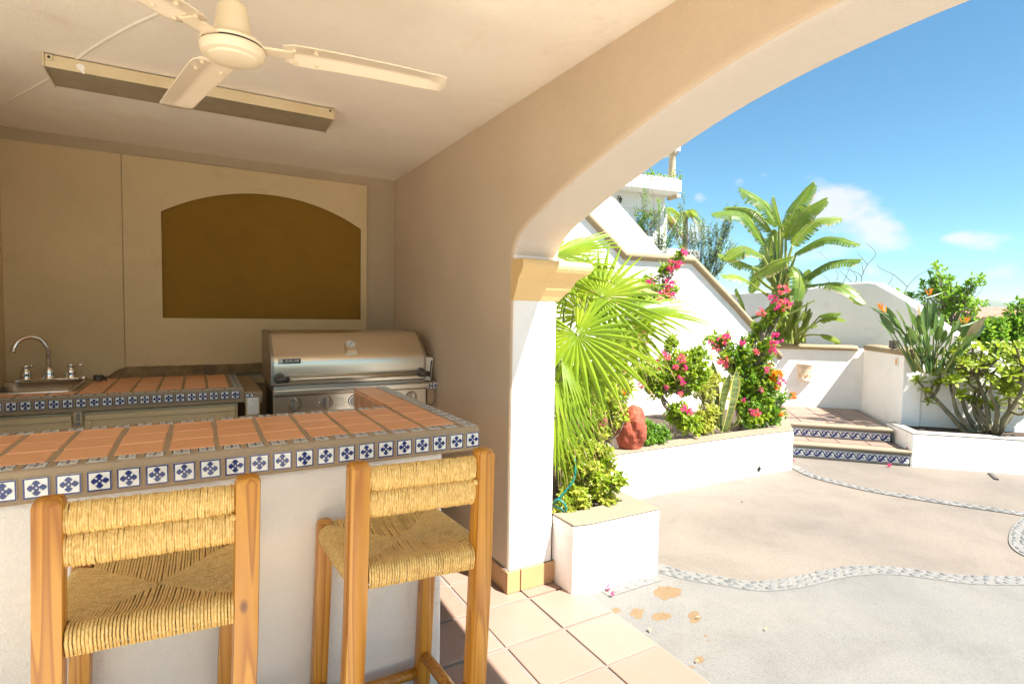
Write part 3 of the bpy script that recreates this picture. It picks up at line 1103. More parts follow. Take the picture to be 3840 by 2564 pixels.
def build_landing_walls():
    # wall with the sconce at the back of the landing
    A, B = Vector((6.80, 4.735, 0)), Vector((7.60, 3.965, 0))
    t = thing('landing_wall', 'low white wall with rounded sand coping behind the landing, carrying the clay sconce', 'wall', A)
    mb = MB()
    d = (B - A).normalized()
    nn = Vector((-d.y, d.x, 0))
    if nn.dot(Vector((1, 1, 0))) < 0:
        nn = -nn
    mb.prism([Vector((0, 0, 0)) - d * .6, B - A + d * .1, B - A + d * .1 + nn * .22, nn * .22 - d * .6], (0, 0, 1.09), M['white'])
    mb.build('wall_body', t, bevel=.02)
    mb = MB()
    path = [Vector((0, 0, 1.105)) - d * .6 + nn * .09, B - A - d * .10 + nn * .09 + Vector((0, 0, 1.105)), B - A - d * .055 + nn * .09 + Vector((0, 0, 1.105))]
    cap_profile(mb, path, .27, .075, M['sand'], nn)
    mb.build('coping', t, smooth=True)
    # right wall of the landing with its end pier
    C, Dd = Vector((7.60, 3.93, 0)), Vector((6.925, 3.16, 0))
    t2 = thing('landing_wall', 'short white wall right of the landing with a switch plate and textured end face', 'wall', Dd)
    d2 = (C - Dd).normalized()
    e2 = U
    w = .19
    mb = MB()
    o = -Dd
    mb.prism([Dd + o, C + d2 * .2 + o, C + d2 * .2 + e2 * w + o, Dd + e2 * w + o], (0, 0, 1.10), M['white'])
    mb.build('wall_body', t2, bevel=.012)
    mb = MB()
    cap_profile(mb, [e2 * w / 2 + Vector((0, 0, 1.125)) - d2 * .03, C + o - d2 * .02 + e2 * w / 2 + Vector((0, 0, 1.125))], w + .075, .085, M['sand'], e2)
    mb.build('coping', t2, smooth=True)
    return Dd


Dd = build_landing_walls()

# right planter and the wall behind it
def build_right_planter():
    q = SPt(1.10, -.003)
    t = thing('planter', 'white planter right of the steps holding the thick stemmed rosette bush', 'planter', q)
    o = -q
    pts = [SPt(1.10, .0), SPt(1.36, .02), SPt(1.75, .03), SPt(2.5, .03), SPt(4.6, -.02)]
    inn = [p - N * .14 for p in pts]
    side0 = SPt(1.075, .63)
    mb = MB()
    mb.prism([p + o + Vector((0, 0, -.05)) for p in pts + inn[::-1]], (0, 0, .375), M['white'])
    mb.prism([pts[0] + o + Vector((0, 0, -.05)) - N * .142, pts[0] + o + U * .10 + Vector((0, 0, -.05)) - N * .142, side0 + o + U * .10 + Vector((0, 0, -.05)), side0 + o + Vector((0, 0, -.05))], (0, 0, .375), M['white'])
    mb.build('planter_wall', t, bevel=.012)
    mb = MB()
    z = .327
    mb.prism([p + o + Vector((0, 0, z)) for p in pts + inn[::-1]], (0, 0, .014), M['rim_pale'])
    mb.prism([pts[0] + o + Vector((0, 0, z)) - N * .142, pts[0] + o + U * .10 + Vector((0, 0, z)) - N * .142, side0 + o + U * .10 + Vector((0, 0, z)), side0 + o + Vector((0, 0, z))], (0, 0, .014), M['rim_pale'])
    mb.build('rim', t, bevel=.004)
    sb = MB()
    sb.add([SPt(1.12, .08, .275) + o, SPt(4.5, .08, .275) + o, SPt(4.5, .75, .30) + o, SPt(1.12, .75, .30) + o], [(0, 1, 2, 3)], M['soil'])
    sb.build('soil', t, kind='stuff')
    # wall behind
    w0 = Dd + U * .192 - N * .02
    t = thing('garden_wall', 'white garden wall behind the rosette bush, below the bird of paradise bed', 'wall', w0)
    mb = MB()
    mb.prism([Vector((0, 0, 0)), U * 3.6, U * 3.6 - N * .2, -N * .2], (0, 0, .975), M['white'])
    mb.build('wall_body', t, bevel=.02, seg=3)
    # raised bed soil between this wall and the gable
    sb = MB()
    zz = .93
    sb.add([Vector((0, 0, zz)) - N * .15, U * 3.6 + Vector((0, 0, zz)) - N * .15, U * 3.6 - N * 1.6 + Vector((0, 0, zz)), Vector((0, 0, zz)) - N * 1.6], [(0, 1, 2, 3)], M['drysoil'])
    sb.build('soil', t, kind='stuff')


build_right_planter()
mb = MB()      # raised bed behind the landing walls where the banana plant stands
bed = thing('raised_bed', 'raised soil bed behind the landing walls under the banana plant', 'garden bed', (7.2, 4.9, 0))
mb.prism([Vector((-.75, .25, .2)), Vector((.32, -.78, .2)), Vector((1.25, -.4, .2)), Vector((1.25, 2.0, .2)), Vector((-.75, 2.0, .2))], (0, 0, .84), M['drysoil'])
mb.build('soil', bed, kind='stuff')


def build_stair_wall():
    W = Vector((6.60, 4.463, 0))
    V = Vector((-.991, .135, 0)).normalized()
    t = thing('stair_wall', 'big white stair flank wall with sloping sand coping rising to the left', 'wall', W)
    def P(x, z):
        s_ = (W.x - x) / -V.x
        return V * s_ + Vector((0, 0, z))
    prof = [(6.58, .965), (5.80, 1.615), (5.13, 2.14), (4.185, 2.14), (3.70, 2.545), (2.0, 3.98), (1.2, 4.65)]
    nn = Vector((-V.y, V.x, 0))
    if nn.y < 0:
        nn = -nn
    mb = MB()
    poly = [P(6.60, 0)] + [P(6.60, .95)] + [P(x, z) for x, z in prof] + [P(1.2, 0)]
    mb.prism(poly, nn * .22, M['white'])
    mb.build('wall_body', t, bevel=.012)
    mb = MB()
    path = [P(x, z + .03) for x, z in prof]
    path = [p + nn * .10 for p in path]
    cap_profile(mb, path, .33, .115, M['sand'], nn)
    mb.build('coping', t, smooth=True)
    # far flank of the stairs
    t = thing('stair_parapet', 'plain white far parapet of the staircase, above and behind the coped stair wall', 'wall', W + Vector((0, 1.3, 0)))
    W2 = W + Vector((0, 1.2, 0))
    prof = [(7.6, .8), (6.80, 1.50), (5.79, 2.365), (4.95, 3.085), (4.80, 3.13), (2.5, 3.13)]
    off = Vector((0, -.1, 0))
    mb = MB()
    poly = [P(7.6, 0) + off] + [P(x, z) + off for x, z in prof] + [P(2.5, 0) + off]
    mb.prism(poly, nn * .2, M['white'])
    mb.build('wall_body', t, bevel=.015)
    # treads between the two flanks
    t = thing('staircase', 'white plastered staircase climbing to the left between its two flank walls', 'stairs', W + nn * .24)
    for i in range(12):
        mb = MB()
        x = 6.45 - .28 * i
        z = .30 + .2 * (i + 1)
        p = V * ((W.x - x) / -V.x)
        mb.prism([p, p + V * .285, p + V * .285 + nn * .92, p + nn * .92], (0, 0, z), M['white'])
        mb.build('step', t)


build_stair_wall()


def build_gable():
    x = 8.5
    t = thing('gable_wall', 'white garden wall with a sloping shoulder behind the banana and bird of paradise plants', 'wall', (x, 4, 0))
    o = Vector((-x, -4, 0))
    prof = [(2.0, .42), (2.92, 1.06), (3.16, 1.215), (3.36, 1.35), (3.93, 1.79), (4.30, 2.02), (4.42, 2.035), (4.80, 2.03), (5.44, 1.95), (7.6, 1.9)]
    mb = MB()
    mb.prism([Vector((x, 7.6, -.3)) + o, Vector((x, 2.0, -.3)) + o] + [Vector((x, a, b)) + o for a, b in prof], (.26, 0, 0), M['white'])
    mb.build('wall_body', t, bevel=.02)


build_gable()

# ================================================================== KITCHEN
def talavera(seed, s, fs=1.0):
    """hand painted tile: cream glaze, cobalt border and flower; about s wide, face up (+z)"""
    r_ = random.Random(seed)
    mb = MB()
    h = s / 2
    mb.box((0, 0, 0), (s, s, .008), M['glaze'])
    zt = [.00415]
    def poly(pts):
        zt[0] += .00006
        mb.add([(a * s + r_.uniform(-.004, .004) * s, b * s + r_.uniform(-.004, .004) * s, zt[0]) for a, b in pts], [tuple(range(len(pts)))], M['cobalt'])
    e = .5
    for a in range(4):
        wd = (.072 + r_.uniform(-.012, .012)) * fs
        pts = [(-e, -e), (e, -e), (e - wd, -e + wd), (-e + wd, -e + wd)]
        c_, s_ = round(math.cos(a * PI / 2)), round(math.sin(a * PI / 2))
        poly([(p * c_ - q * s_, p * s_ + q * c_) for p, q in pts])
    for a in range(6):
        q = a * PI / 3 + .2
        poly(ell(.092 * math.cos(q), .092 * math.sin(q), .054 * fs, .054 * fs, 7))
    for a in range(4):
        q = a * PI / 2 + r_.uniform(-.06, .06)
        k_ = .9 + r_.uniform(-.08, .08)
        for d, wa, wb in ((.180, .095, .048), (.250, .175, .052), (.315, .14, .052), (.370, .078, .046)):
            pts = ell(0, d * k_, wa * fs * fs, wb * fs, 9)
            poly([(x * math.cos(q) - y * math.sin(q), x * math.sin(q) + y * math.cos(q)) for x, y in pts])
    return mb.mesh('talavera_tile')


TAL = {s: [talavera(i * 7 + int(s * 1000), s, .72 if s == .050 else 1.0) for i in range(3)] for s in (.057, .0445, .050)}


def tal(parent, loc, rot, s=.057):
    me = TAL[s][rng.randrange(3)]
    j = lambda a: rng.uniform(-a, a)
    return link('talavera_tile', me, parent, loc, (rot[0] + j(.012), rot[1] + j(.012), rot[2] + j(.02)))


def brick_mesh(w, d, h=.012, m='brick', name='terracotta_tile'):
    mb = MB()
    b = .003
    vs = [(-w / 2, -d / 2, -h / 2), (w / 2, -d / 2, -h / 2), (w / 2, d / 2, -h / 2), (-w / 2, d / 2, -h / 2),
          (-w / 2, -d / 2, h / 2 - b), (w / 2, -d / 2, h / 2 - b), (w / 2, d / 2, h / 2 - b), (-w / 2, d / 2, h / 2 - b),
          (-w / 2 + b, -d / 2 + b, h / 2), (w / 2 - b, -d / 2 + b, h / 2), (w / 2 - b, d / 2 - b, h / 2), (-w / 2 + b, d / 2 - b, h / 2)]
    fs = [(3, 2, 1, 0), (8, 9, 10, 11)] + [(i, (i + 1) % 4, (i + 1) % 4 + 4, i + 4) for i in range(4)] + [(i + 4, (i + 1) % 4 + 4, (i + 1) % 4 + 8, i + 8) for i in range(4)]
    mb.add(vs, fs, M[m])
    return mb.mesh(name)


def build_bar():
    t = thing('breakfast_bar', 'L shaped plastered breakfast bar topped with terracotta and blue flowered tiles', 'bar counter', (.8, 1.99, 0))
    o = -t.location
    Z = 1.045
    mb = MB()
    x0 = -1.6
    mb.prism([Vector((x0, 1.982, 0)) + o, Vector((.832, 1.982, 0)) + o, Vector((.832, 2.12, 0)) + o, Vector((x0, 2.12, 0)) + o], (0, 0, .95), M['cream_rough'])
    mb.prism([Vector((.792, 2.123, 0)) + o, Vector((.831, 2.123, 0)) + o, Vector((.831, 3.17, 0)) + o, Vector((.792, 3.17, 0)) + o], (0, 0, .95), M['cream_rough'])
    mb.build('bar_wall', t, bevel=.015, seg=3)
    mb = MB()
    slab = [(x0, 1.957), (.979, 1.957), (.985, 3.225), (.787, 3.215), (.787, 2.553), (x0, 2.556)]
    mb.prism([Vector((a, b, .948)) + o for a, b in slab], (0, 0, Z - .948), M['grout'])
    c = mb.build('countertop', t, bevel=.009, seg=3)
    zt = Z - .0022
    # front fascia and the strip of small tiles above it
    x = .946
    while x > -1.0:
        tal(c, Vector((x, 1.9545, .9935)) + o, (PI / 2, 0, 0))
        x -= .0705
    x = .868
    while x > -1.0:
        tal(c, Vector((x, 1.996, zt)) + o, (0, 0, 0), .050)
        x -= .0705
    y = 1.993
    while y < 3.21:
        tal(c, Vector((.945, y, zt)) + o, (0, 0, PI / 2), .050)
        y += .0705
    x = .735
    while x > -1.2:
        tal(c, Vector((x, 2.522, zt)) + o, (0, 0, 0), .050)
        x -= .0705
    # terracotta field
    bm_ = brick_mesh(.128, .1435)
    rows = (2.102, 2.2515, 2.401)
    colx = .841
    n = 0
    while colx > -1.3:
        for y in rows:
            link('terracotta_tile', bm_, c, Vector((colx + rng.uniform(-.002, .002), y, Z - .0035 + rng.uniform(-.0008, .0008))) + o, (rng.uniform(-.004, .004), rng.uniform(-.004, .004), rng.uniform(-.008, .008)))
        colx -= .1435
    thin = brick_mesh(.128, .018)
    colx = .6975
    while colx > -1.3:
        link('terracotta_tile', thin, c, Vector((colx, 2.485, Z - .0035)) + o)
        colx -= .1435
    am = brick_mesh(.125, .1405)
    y = 2.55
    while y < 3.2:
        link('terracotta_tile', am, c, Vector((.849, min(y, 3.15), Z - .0035 + rng.uniform(-.0008, .0008))) + o, (rng.uniform(-.004, .004), 0, rng.uniform(-.008, .008)))
        y += .1485
    # inner side of the arm, clad with upright tiles
    sm = brick_mesh(.115, .14)
    for i in range(5):
        yy = 2.61 + i * .126
        link('terracotta_tile', sm, c, Vector((.784, yy, .965)) + o, (PI / 2, 0, -PI / 2))
    return t


build_bar()


def build_counter():
    t = thing('kitchen_counter', 'tiled back counter with blue flowered edge tiles and tan cupboard doors, holding the sink', 'counter', (-.3, 3.6, 0))
    o = -t.location
    Z = 1.03
    YF = 3.58
    mb = MB()
    # top with an opening for the sink
    X0, X1 = -1.02, .232
    def bx(xa, xb, ya, yb, za, zb, m, mb=mb):
        mb.box(Vector(((xa + xb) / 2, (ya + yb) / 2, (za + zb) / 2)) + o, (xb - xa, yb - ya, zb - za), m)
    sx1, sy0, sy1 = -.635, 3.80, 4.27
    bx(X0, X1, YF, sy0, .948, Z, M['grout'])
    bx(X0, X1, sy1, 4.40, .948, Z, M['grout'])
    bx(sx1, X1, sy0, sy1, .948, Z, M['grout'])
    c = mb.build('countertop', t)
    fm = brick_mesh(.109, .137)
    x = .105
    while x > -1.0:
        for j in range(6):
            y = 3.712 + j * .1445
            if y > 4.36 or (x < -.60 and 3.75 < y < 4.30):
                continue
            link('terracotta_tile', fm, c, Vector((x, y, Z - .0035 + rng.uniform(-.0006, .0006))) + o, (0, 0, rng.uniform(-.008, .008)))
        x -= .1225
    x = .187
    while x > -1.02:
        tal(c, Vector((x, YF - .0025, .994)) + o, (PI / 2, 0, 0), .0445)
        x -= .0553
    x = .16
    while x > -1.02:
        tal(c, Vector((x, 3.612, Z - .0022)) + o, (0, 0, 0), .0445)
        x -= .0553
    y = 3.62
    while y < 4.35:
        tal(c, Vector((.205, y, Z - .0022)) + o, (0, 0, PI / 2), .0445)
        y += .0553
    # dropped edge beside the grill
    mb = MB()
    mb.box(Vector((.283, 3.99, .972)) + o, (.098, .84, .07), M['grout'])
    s_ = mb.build('grill_ledge', t, bevel=.004)
    tal(s_, Vector((.262, 3.567, .975)) + o, (PI / 2, 0, 0), .0445)
    # cupboard below
    mb = MB()
    mb.box(Vector((-.41, 4.0, .47)) + o, (1.22, .78, .94), M['cabinet'])
    mb.build('cabinet', t)
    for xa, xb in ((-.52, .185), (-1.02, -.575)):
        mb = MB()
        mb.box(Vector(((xa + xb) / 2, 3.604, .50)) + o, (xb - xa, .014, .85), M['cabinet'])
        w = .028
        for (a, b, d, e) in ((xa, xb, .925 - w, .925), (xa, xb, .075, .075 + w), (xa, xa + w, .075 + w, .925 - w), (xb - w, xb, .075 + w, .925 - w)):
            mb.box(Vector(((a + b) / 2, 3.594, (d + e) / 2)) + o, (b - a - .001, .008, e - d - .001), M['cabinet'])
        mb.build('cupboard_door', t, bevel=.002)
    mb = MB()
    mb.box(Vector((-.548, 3.588, .915)) + o, (.034, .012, .062), M['fixture'])
    mb.box(Vector((-.547, 3.578, .922)) + o, (.012, .014, .04), M['steel_dark'])
    mb.box(Vector((-.547, 3.572, .885)) + o, (.018, .008, .018), M['steel_dark'])
    mb.build('latch', t, bevel=.001)
    # small counter right of the grill
    mb = MB()
    mb.box(Vector((1.386, 3.72, .93)) + o, (.068, .44, .185), M['grout'])
    s2 = mb.build('side_ledge', t, bevel=.004)
    for x in (1.363, 1.409):
        tal(s2, Vector((x, 3.4975, .995)) + o, (PI / 2, 0, 0), .0445)
    return t


build_counter()

# light switch plate between cupboard and grill
t = thing('switch_plate', 'white switch plate under the counter edge left of the grill', 'light switch', (.278, 3.55, .925))
mb = MB(); mb.box((0, 0, 0), (.062, .008, .10), M['wplastic']); mb.build('plate', t, bevel=.003)
mb = MB(); mb.box((0, -.008, .004), (.010, .010, .024), M['wplastic'])
mb.build('toggle', t, bevel=.001)
mb = MB()
for z in (-.032, .034):
    mb.lathe([(.003, 0), (.003, .002)], M['steel_dark'], c=(0, -.004, z), sides=8, axis=Matrix.Rotation(PI / 2, 3, 'X'))
mb.build('screw', t)
mb = MB(); mb.box((0, .022, -.38), (.075, .030, .85), M['cabinet']); mb.build('backing_board', t)


def build_sink():
    t = thing('sink', 'stainless steel sink with a tall chrome gooseneck tap and two lever handles', 'sink', (-.80, 4.02, 1.03))
    # basin: rounded rectangle shells
    def rr(hx, hy, r_, z, n=5):
        out = []
        for cx, cy, a0 in ((hx - r_, hy - r_, 0), (-hx + r_, hy - r_, 90), (-hx + r_, -hy + r_, 180), (hx - r_, -hy + r_, 270)):
            for i in range(n + 1):
                a = R(a0 + 90 * i / n)
                out.append((cx + r_ * math.cos(a), cy + r_ * math.sin(a), z))
        return out
    hx, hy = .205, .255
    loops = [rr(hx, hy, .04, .001), rr(hx, hy, .04, .010), rr(hx - .012, hy - .012, .035, .013), rr(hx - .022, hy - .022, .045, .006), rr(hx - .032, hy - .032, .05, -.12), rr(hx - .06, hy - .06, .06, -.155)]
    mb = MB()
    n = len(loops[0])
    vs = [p for l in loops for p in l]
    fs = []
    for i in range(len(loops) - 1):
        for j in range(n):
            k_ = (j + 1) % n
            fs.append((i * n + j, i * n + k_, (i + 1) * n + k_, (i + 1) * n + j))
    fs.append(tuple((len(loops) - 1) * n + j for j in range(n)))
    mb.add(vs, fs, M['basin'])
    mb.build('basin', t, smooth=True)
    mb = MB()
    mb.box((.015, .222, .022), (.30, .06, .016), M['chrome'])
    mb.build('deck_plate', t, bevel=.006)
    # tap
    mb = MB()
    y = .222
    mb.lathe([(.034, .02), (.034, .032), (.026, .042), (.028, .058), (.026, .078), (.016, .095), (.0135, .10)], M['chrome'], c=(.018, y, 0), sides=20)
    c = catmull([(.018, y, .09), (.018, y, .17), (.014, y - .005, .215), (-.018, y - .02, .268), (-.06, y - .045, .28), (-.10, y - .075, .258), (-.118, y - .09, .22), (-.122, y - .095, .205)], 6)
    mb.tube(c, .0125, M['chrome'], 12)
    mb.tube([(-.1195, y - .0925, .213), (-.123, y - .096, .193)], .0155, M['chrome'], 12)
    mb.build('tap', t, smooth=True)
    for x, lx in ((-.088, .035), (.122, .062)):
        mb = MB()
        mb.lathe([(.030, .02), (.030, .032), (.022, .04), (.028, .055), (.028, .072), (.018, .084), (.016, .095), (.021, .10), (.021, .108), (.012, .115)], M['chrome'], c=(x, y, 0), sides=18)
        mb.tube([(x, y, .104), (x + lx * .6, y - .01, .106), (x + lx, y - .02, .108)], [.006, .0065, .009], M['chrome'], 8)
        mb.build('tap_handle', t, smooth=True)
    mb = MB()
    mb.lathe([(.017, .014), (.018, .03), (.012, .042)], M['chrome'], c=(.186, .20, 0), sides=14)
    mb.build('soap_knob', t, smooth=True)


build_sink()
mb = MB()
mb.lathe([(.0, 0), (.030, .004), (.032, .012), (.020, .035), (.016, .05)], M['darkmetal'], sides=16)
mb.tube([(.0, 0, .05), (.03, .0, .055)], .007, M['darkmetal'], 8)
tag(mb.build('bottle_stopper', loc=(-.560, 4.24, 1.037), rot=(0, 1.2, .4), smooth=True), 'small dark metal stopper lying beside the right corner of the sink', 'stopper')
mb = MB()
mb.ring([(.035 * math.cos(a * PI / 8), 0, .035 * math.sin(a * PI / 8)) for a in range(16)], .004, M['darkmetal'])
tag(mb.build('wire_ring', loc=(.075, 4.345, 1.068), rot=(-.25, 0, 0), smooth=True), 'thin dark wire ring leaning on the mortar strip left of the grill', 'ring')


def text_mesh(s, size, m, ext=.0006):
    cu = bpy.data.curves.new('lettering', 'FONT')
    cu.body = s
    cu.size = size
    cu.extrude = ext
    cu.align_x, cu.align_y = 'CENTER', 'CENTER'
    cu.materials.append(m)
    return cu


def build_grill():
    t = thing('gas_grill', 'built in stainless steel gas grill with a big lid, bar handle and knobs', 'grill', (.86, 3.50, 0))
    X0, X1 = .388, 1.325
    o = -t.location
    # lid profile (y, z)
    prof = [(3.506, 1.046), (3.503, 1.12), (3.505, 1.185), (3.527, 1.226), (3.595, 1.292), (3.652, 1.338), (3.69, 1.355), (3.74, 1.358), (3.98, 1.36), (4.02, 1.345), (4.02, 1.046)]
    mb = MB()
    n = len(prof)
    c = catmull([(0, a, b) for a, b in prof[:8]], 4) + [Vector((0, a, b)) for a, b in prof[8:]]
    vs = []
    for x in (X0, X1):
        vs += [(x + o.x, p.y + o.y, p.z) for p in c]
    n = len(c)
    mb.add(vs, [(i, i + n, (i + 1) % n + n, (i + 1) % n) for i in range(n)], M['steel'])
    lid = mb.build('lid', t, smooth=True)
    ed = lid.modifiers.new('split', 'EDGE_SPLIT'); ed.split_angle = R(30)
    for x in (X0 - .016, X1 - .002):       # cast end plates, a bit proud of the sheet
        mb = MB()
        cc = [p + Vector((0, -.004 if p.y < 3.9 else .004, .004 if p.z > 1.2 else 0)) for p in c]
        mb.prism([Vector((x + o.x, p.y + o.y, p.z)) for p in cc], (.018, 0, 0), M['steel_dark'])
        mb.build('end_plate', lid, bevel=.002)
    # handle
    mb = MB()
    mb.tube([(.405 + o.x, -.052, 1.083), (1.318 + o.x, -.052, 1.086)], .0125, M['steel'], 14)
    mb.build('handle', lid, smooth=True)
    for x in (.423, 1.302):
        mb = MB()
        mb.tube([(x + o.x, .012, 1.094), (x + o.x, -.03, 1.088), (x + o.x, -.055, 1.084)], [.030, .026, .02], M['darkmetal'], 14)
        mb.tube([(x - .03 + o.x, -.052, 1.084), (x + .038 + o.x, -.052, 1.084)], .019, M['darkmetal'], 12)
        mb.build('handle_bracket', lid, smooth=True)
    # thermometer
    nrm = Vector((0, -.697, .717)).normalized()
    ax = nrm.to_track_quat('Z', 'Y').to_matrix()
    cen = Vector((.848 + o.x, 3.570 + o.y, 1.268))
    up = Vector((0, .717, .697))
    mb = MB()
    body = [(-.036, -.062), (.036, -.062), (.036, .0)] + [(.036 * math.cos(R(a)), .036 * math.sin(R(a))) for a in range(15, 180, 15)] + [(-.036, 0)]
    q3 = lambda a, b, d=0: cen + Vector((1, 0, 0)) * a + up * b + nrm * d
    mb.prism([q3(a, b, -.012) for a, b in body], nrm * .034, M['steel'])
    g = mb.build('thermometer', lid, bevel=.003)
    mb = MB()
    mb.prism([q3(a, b, .022) for a, b in ell(0, 0, .027, .027, 20)], nrm * .0025, M['gauge'])
    mb.build('dial', g)
    mb = MB()
    mb.prism([q3(-.012, -.014, .0248), q3(-.009, -.016, .0248), q3(.014, .014, .0248), q3(.012, .016, .0248)], nrm * .0008, M['black'])
    mb.build('needle', g)
    # name badge
    bn = Vector((0, -.985, .17)).normalized()
    bup = Vector((0, .17, .985))
    bc = Vector((.476 + o.x, 3.5045 + o.y, 1.188))
    b3 = lambda a, b, d=0: bc + Vector((1, 0, 0)) * a + bup * b + bn * d
    mb = MB()
    mb.prism([b3(a, b, -.004) for a, b in ((-.064, -.0165), (.064, -.0165), (.064, .0165), (-.064, .0165))], bn * .009, M['wplastic'])
    bd = mb.build('badge', lid, bevel=.001)
    mb = MB()
    mb.prism([b3(a, b, .005) for a, b in ((-.0615, -.014), (.0615, -.014), (.0615, .014), (-.0615, .014))], bn * .0008, M['black'])
    mb.add([b3(a, b, .0064) for a, b in ((-.058, -.009), (-.038, -.009), (-.038, .009), (-.058, .009))], [(0, 1, 2, 3)], M['wplastic'])
    mb.add([b3(a, b, .0067) for a, b in ((-.056, -.002), (-.040, .005), (-.040, .0065), (-.056, -.0005))], [(0, 1, 2, 3)], M['black'])
    mb.add([b3(a, b, .0067) for a, b in ((-.053, -.006), (-.040, .001), (-.040, .0025), (-.053, -.0045))], [(0, 1, 2, 3)], M['black'])
    mb.build('badge_field', bd)
    tmp = bpy.data.objects.new('lettering_curve', text_mesh('JENN-AIR', .0195, M['wplastic']))
    me = bpy.data.meshes.new_from_object(tmp)
    bpy.data.objects.remove(tmp)
    tx = link('lettering', me, bd)
    rotm = Matrix((Vector((1, 0, 0)), bup, bn)).transposed().to_4x4()
    tx.matrix_local = Matrix.Translation(b3(.013, 0, .0066)) @ rotm
    # rails below the lid
    mb = MB()
    mb.box((.857 + o.x, .25, 1.028), (.945, .52, .030), M['steel_dark'])
    mb.build('firebox_rim', t, bevel=.003)
    mb = MB()
    mb.box((.862 + o.x, -.022, 1.006), (.965, .06, .036), M['steel'])
    mb.build('front_rail', t, bevel=.007, seg=3)
    pb = MB()
    pb.box((.862 + o.x, .02, .80), (.955, .05, .36), M['steel'])
    pb.box((.862 + o.x, .28, .50), (.93, .48, .98), M['steel_dark'])
    pan = pb.build('control_panel', t, bevel=.003)
    ax = Matrix.Rotation(PI / 2, 3, 'X')
    for x in (.505, .685, .862, 1.04, 1.234):
        mb = MB()
        mb.lathe([(.043, 0), (.043, .004), (.038, .010), (.036, .010)], M['chrome'], c=(x + o.x, -.005, .925), sides=24, axis=ax)
        kb = mb.build('knob', pan, smooth=False)
        mb = MB()
        mb.lathe([(.034, .008), (.032, .016), (.030, .017)], M['steel_dark'], c=(x + o.x, -.005, .925), sides=20, axis=ax)
        mb.box((x + o.x + .002, -.030, .930), (.016, .026, .062), M['steel'], Matrix.Rotation(.06, 3, 'Y'))
        mb.build('knob_grip', kb, bevel=.003)
    for x, w in ((.60, .095), (.775, .075)):
        mb = MB()
        for r_ in range(6):
            ln = w * (.7 + .3 * rng.random())
            mb.box((x + o.x - (w - ln) / 2, -.0055, .95 - r_ * .010), (ln, .0012, .0022), M['steel_dark'])
        mb.build('printed_notice', pan, kind='stuff')
    return t


build_grill()
t = thing('radio', 'white box with a dark side slot standing on the small ledge right of the grill', 'radio', (1.368, 3.60, 1.024), 0)
mb = MB()
mb.box((0, 0, .082), (.066, .12, .16), M['wplastic'], Matrix.Rotation(.10, 3, 'Y'))
mb.build('case', t, bevel=.006)
mb = MB()
mb.box((.021, -.0605, .080), (.009, .004, .12), M['black'], Matrix.Rotation(.10, 3, 'Y'))
mb.build('slot', t)
mb = MB()
mb.box((0, 0, .075), (.018, .10, .15), M['scrapwood'])
tag(mb.build('wood_block', loc=(1.410, 3.63, 1.0235), bevel=.003), 'upright reddish brown wood block between the white radio and the wall', 'wood block')
# loose cable below the ledge
mb = MB()
mb.tube(catmull([(1.40, 3.496, .968), (1.402, 3.487, .92), (1.39, 3.485, .875), (1.365, 3.485, .865), (1.35, 3.485, .88)], 5), .0025, M['black'], 5)
tag(mb.build('cable', smooth=True), 'thin loose cable hanging under the small ledge right of the grill', 'cable')


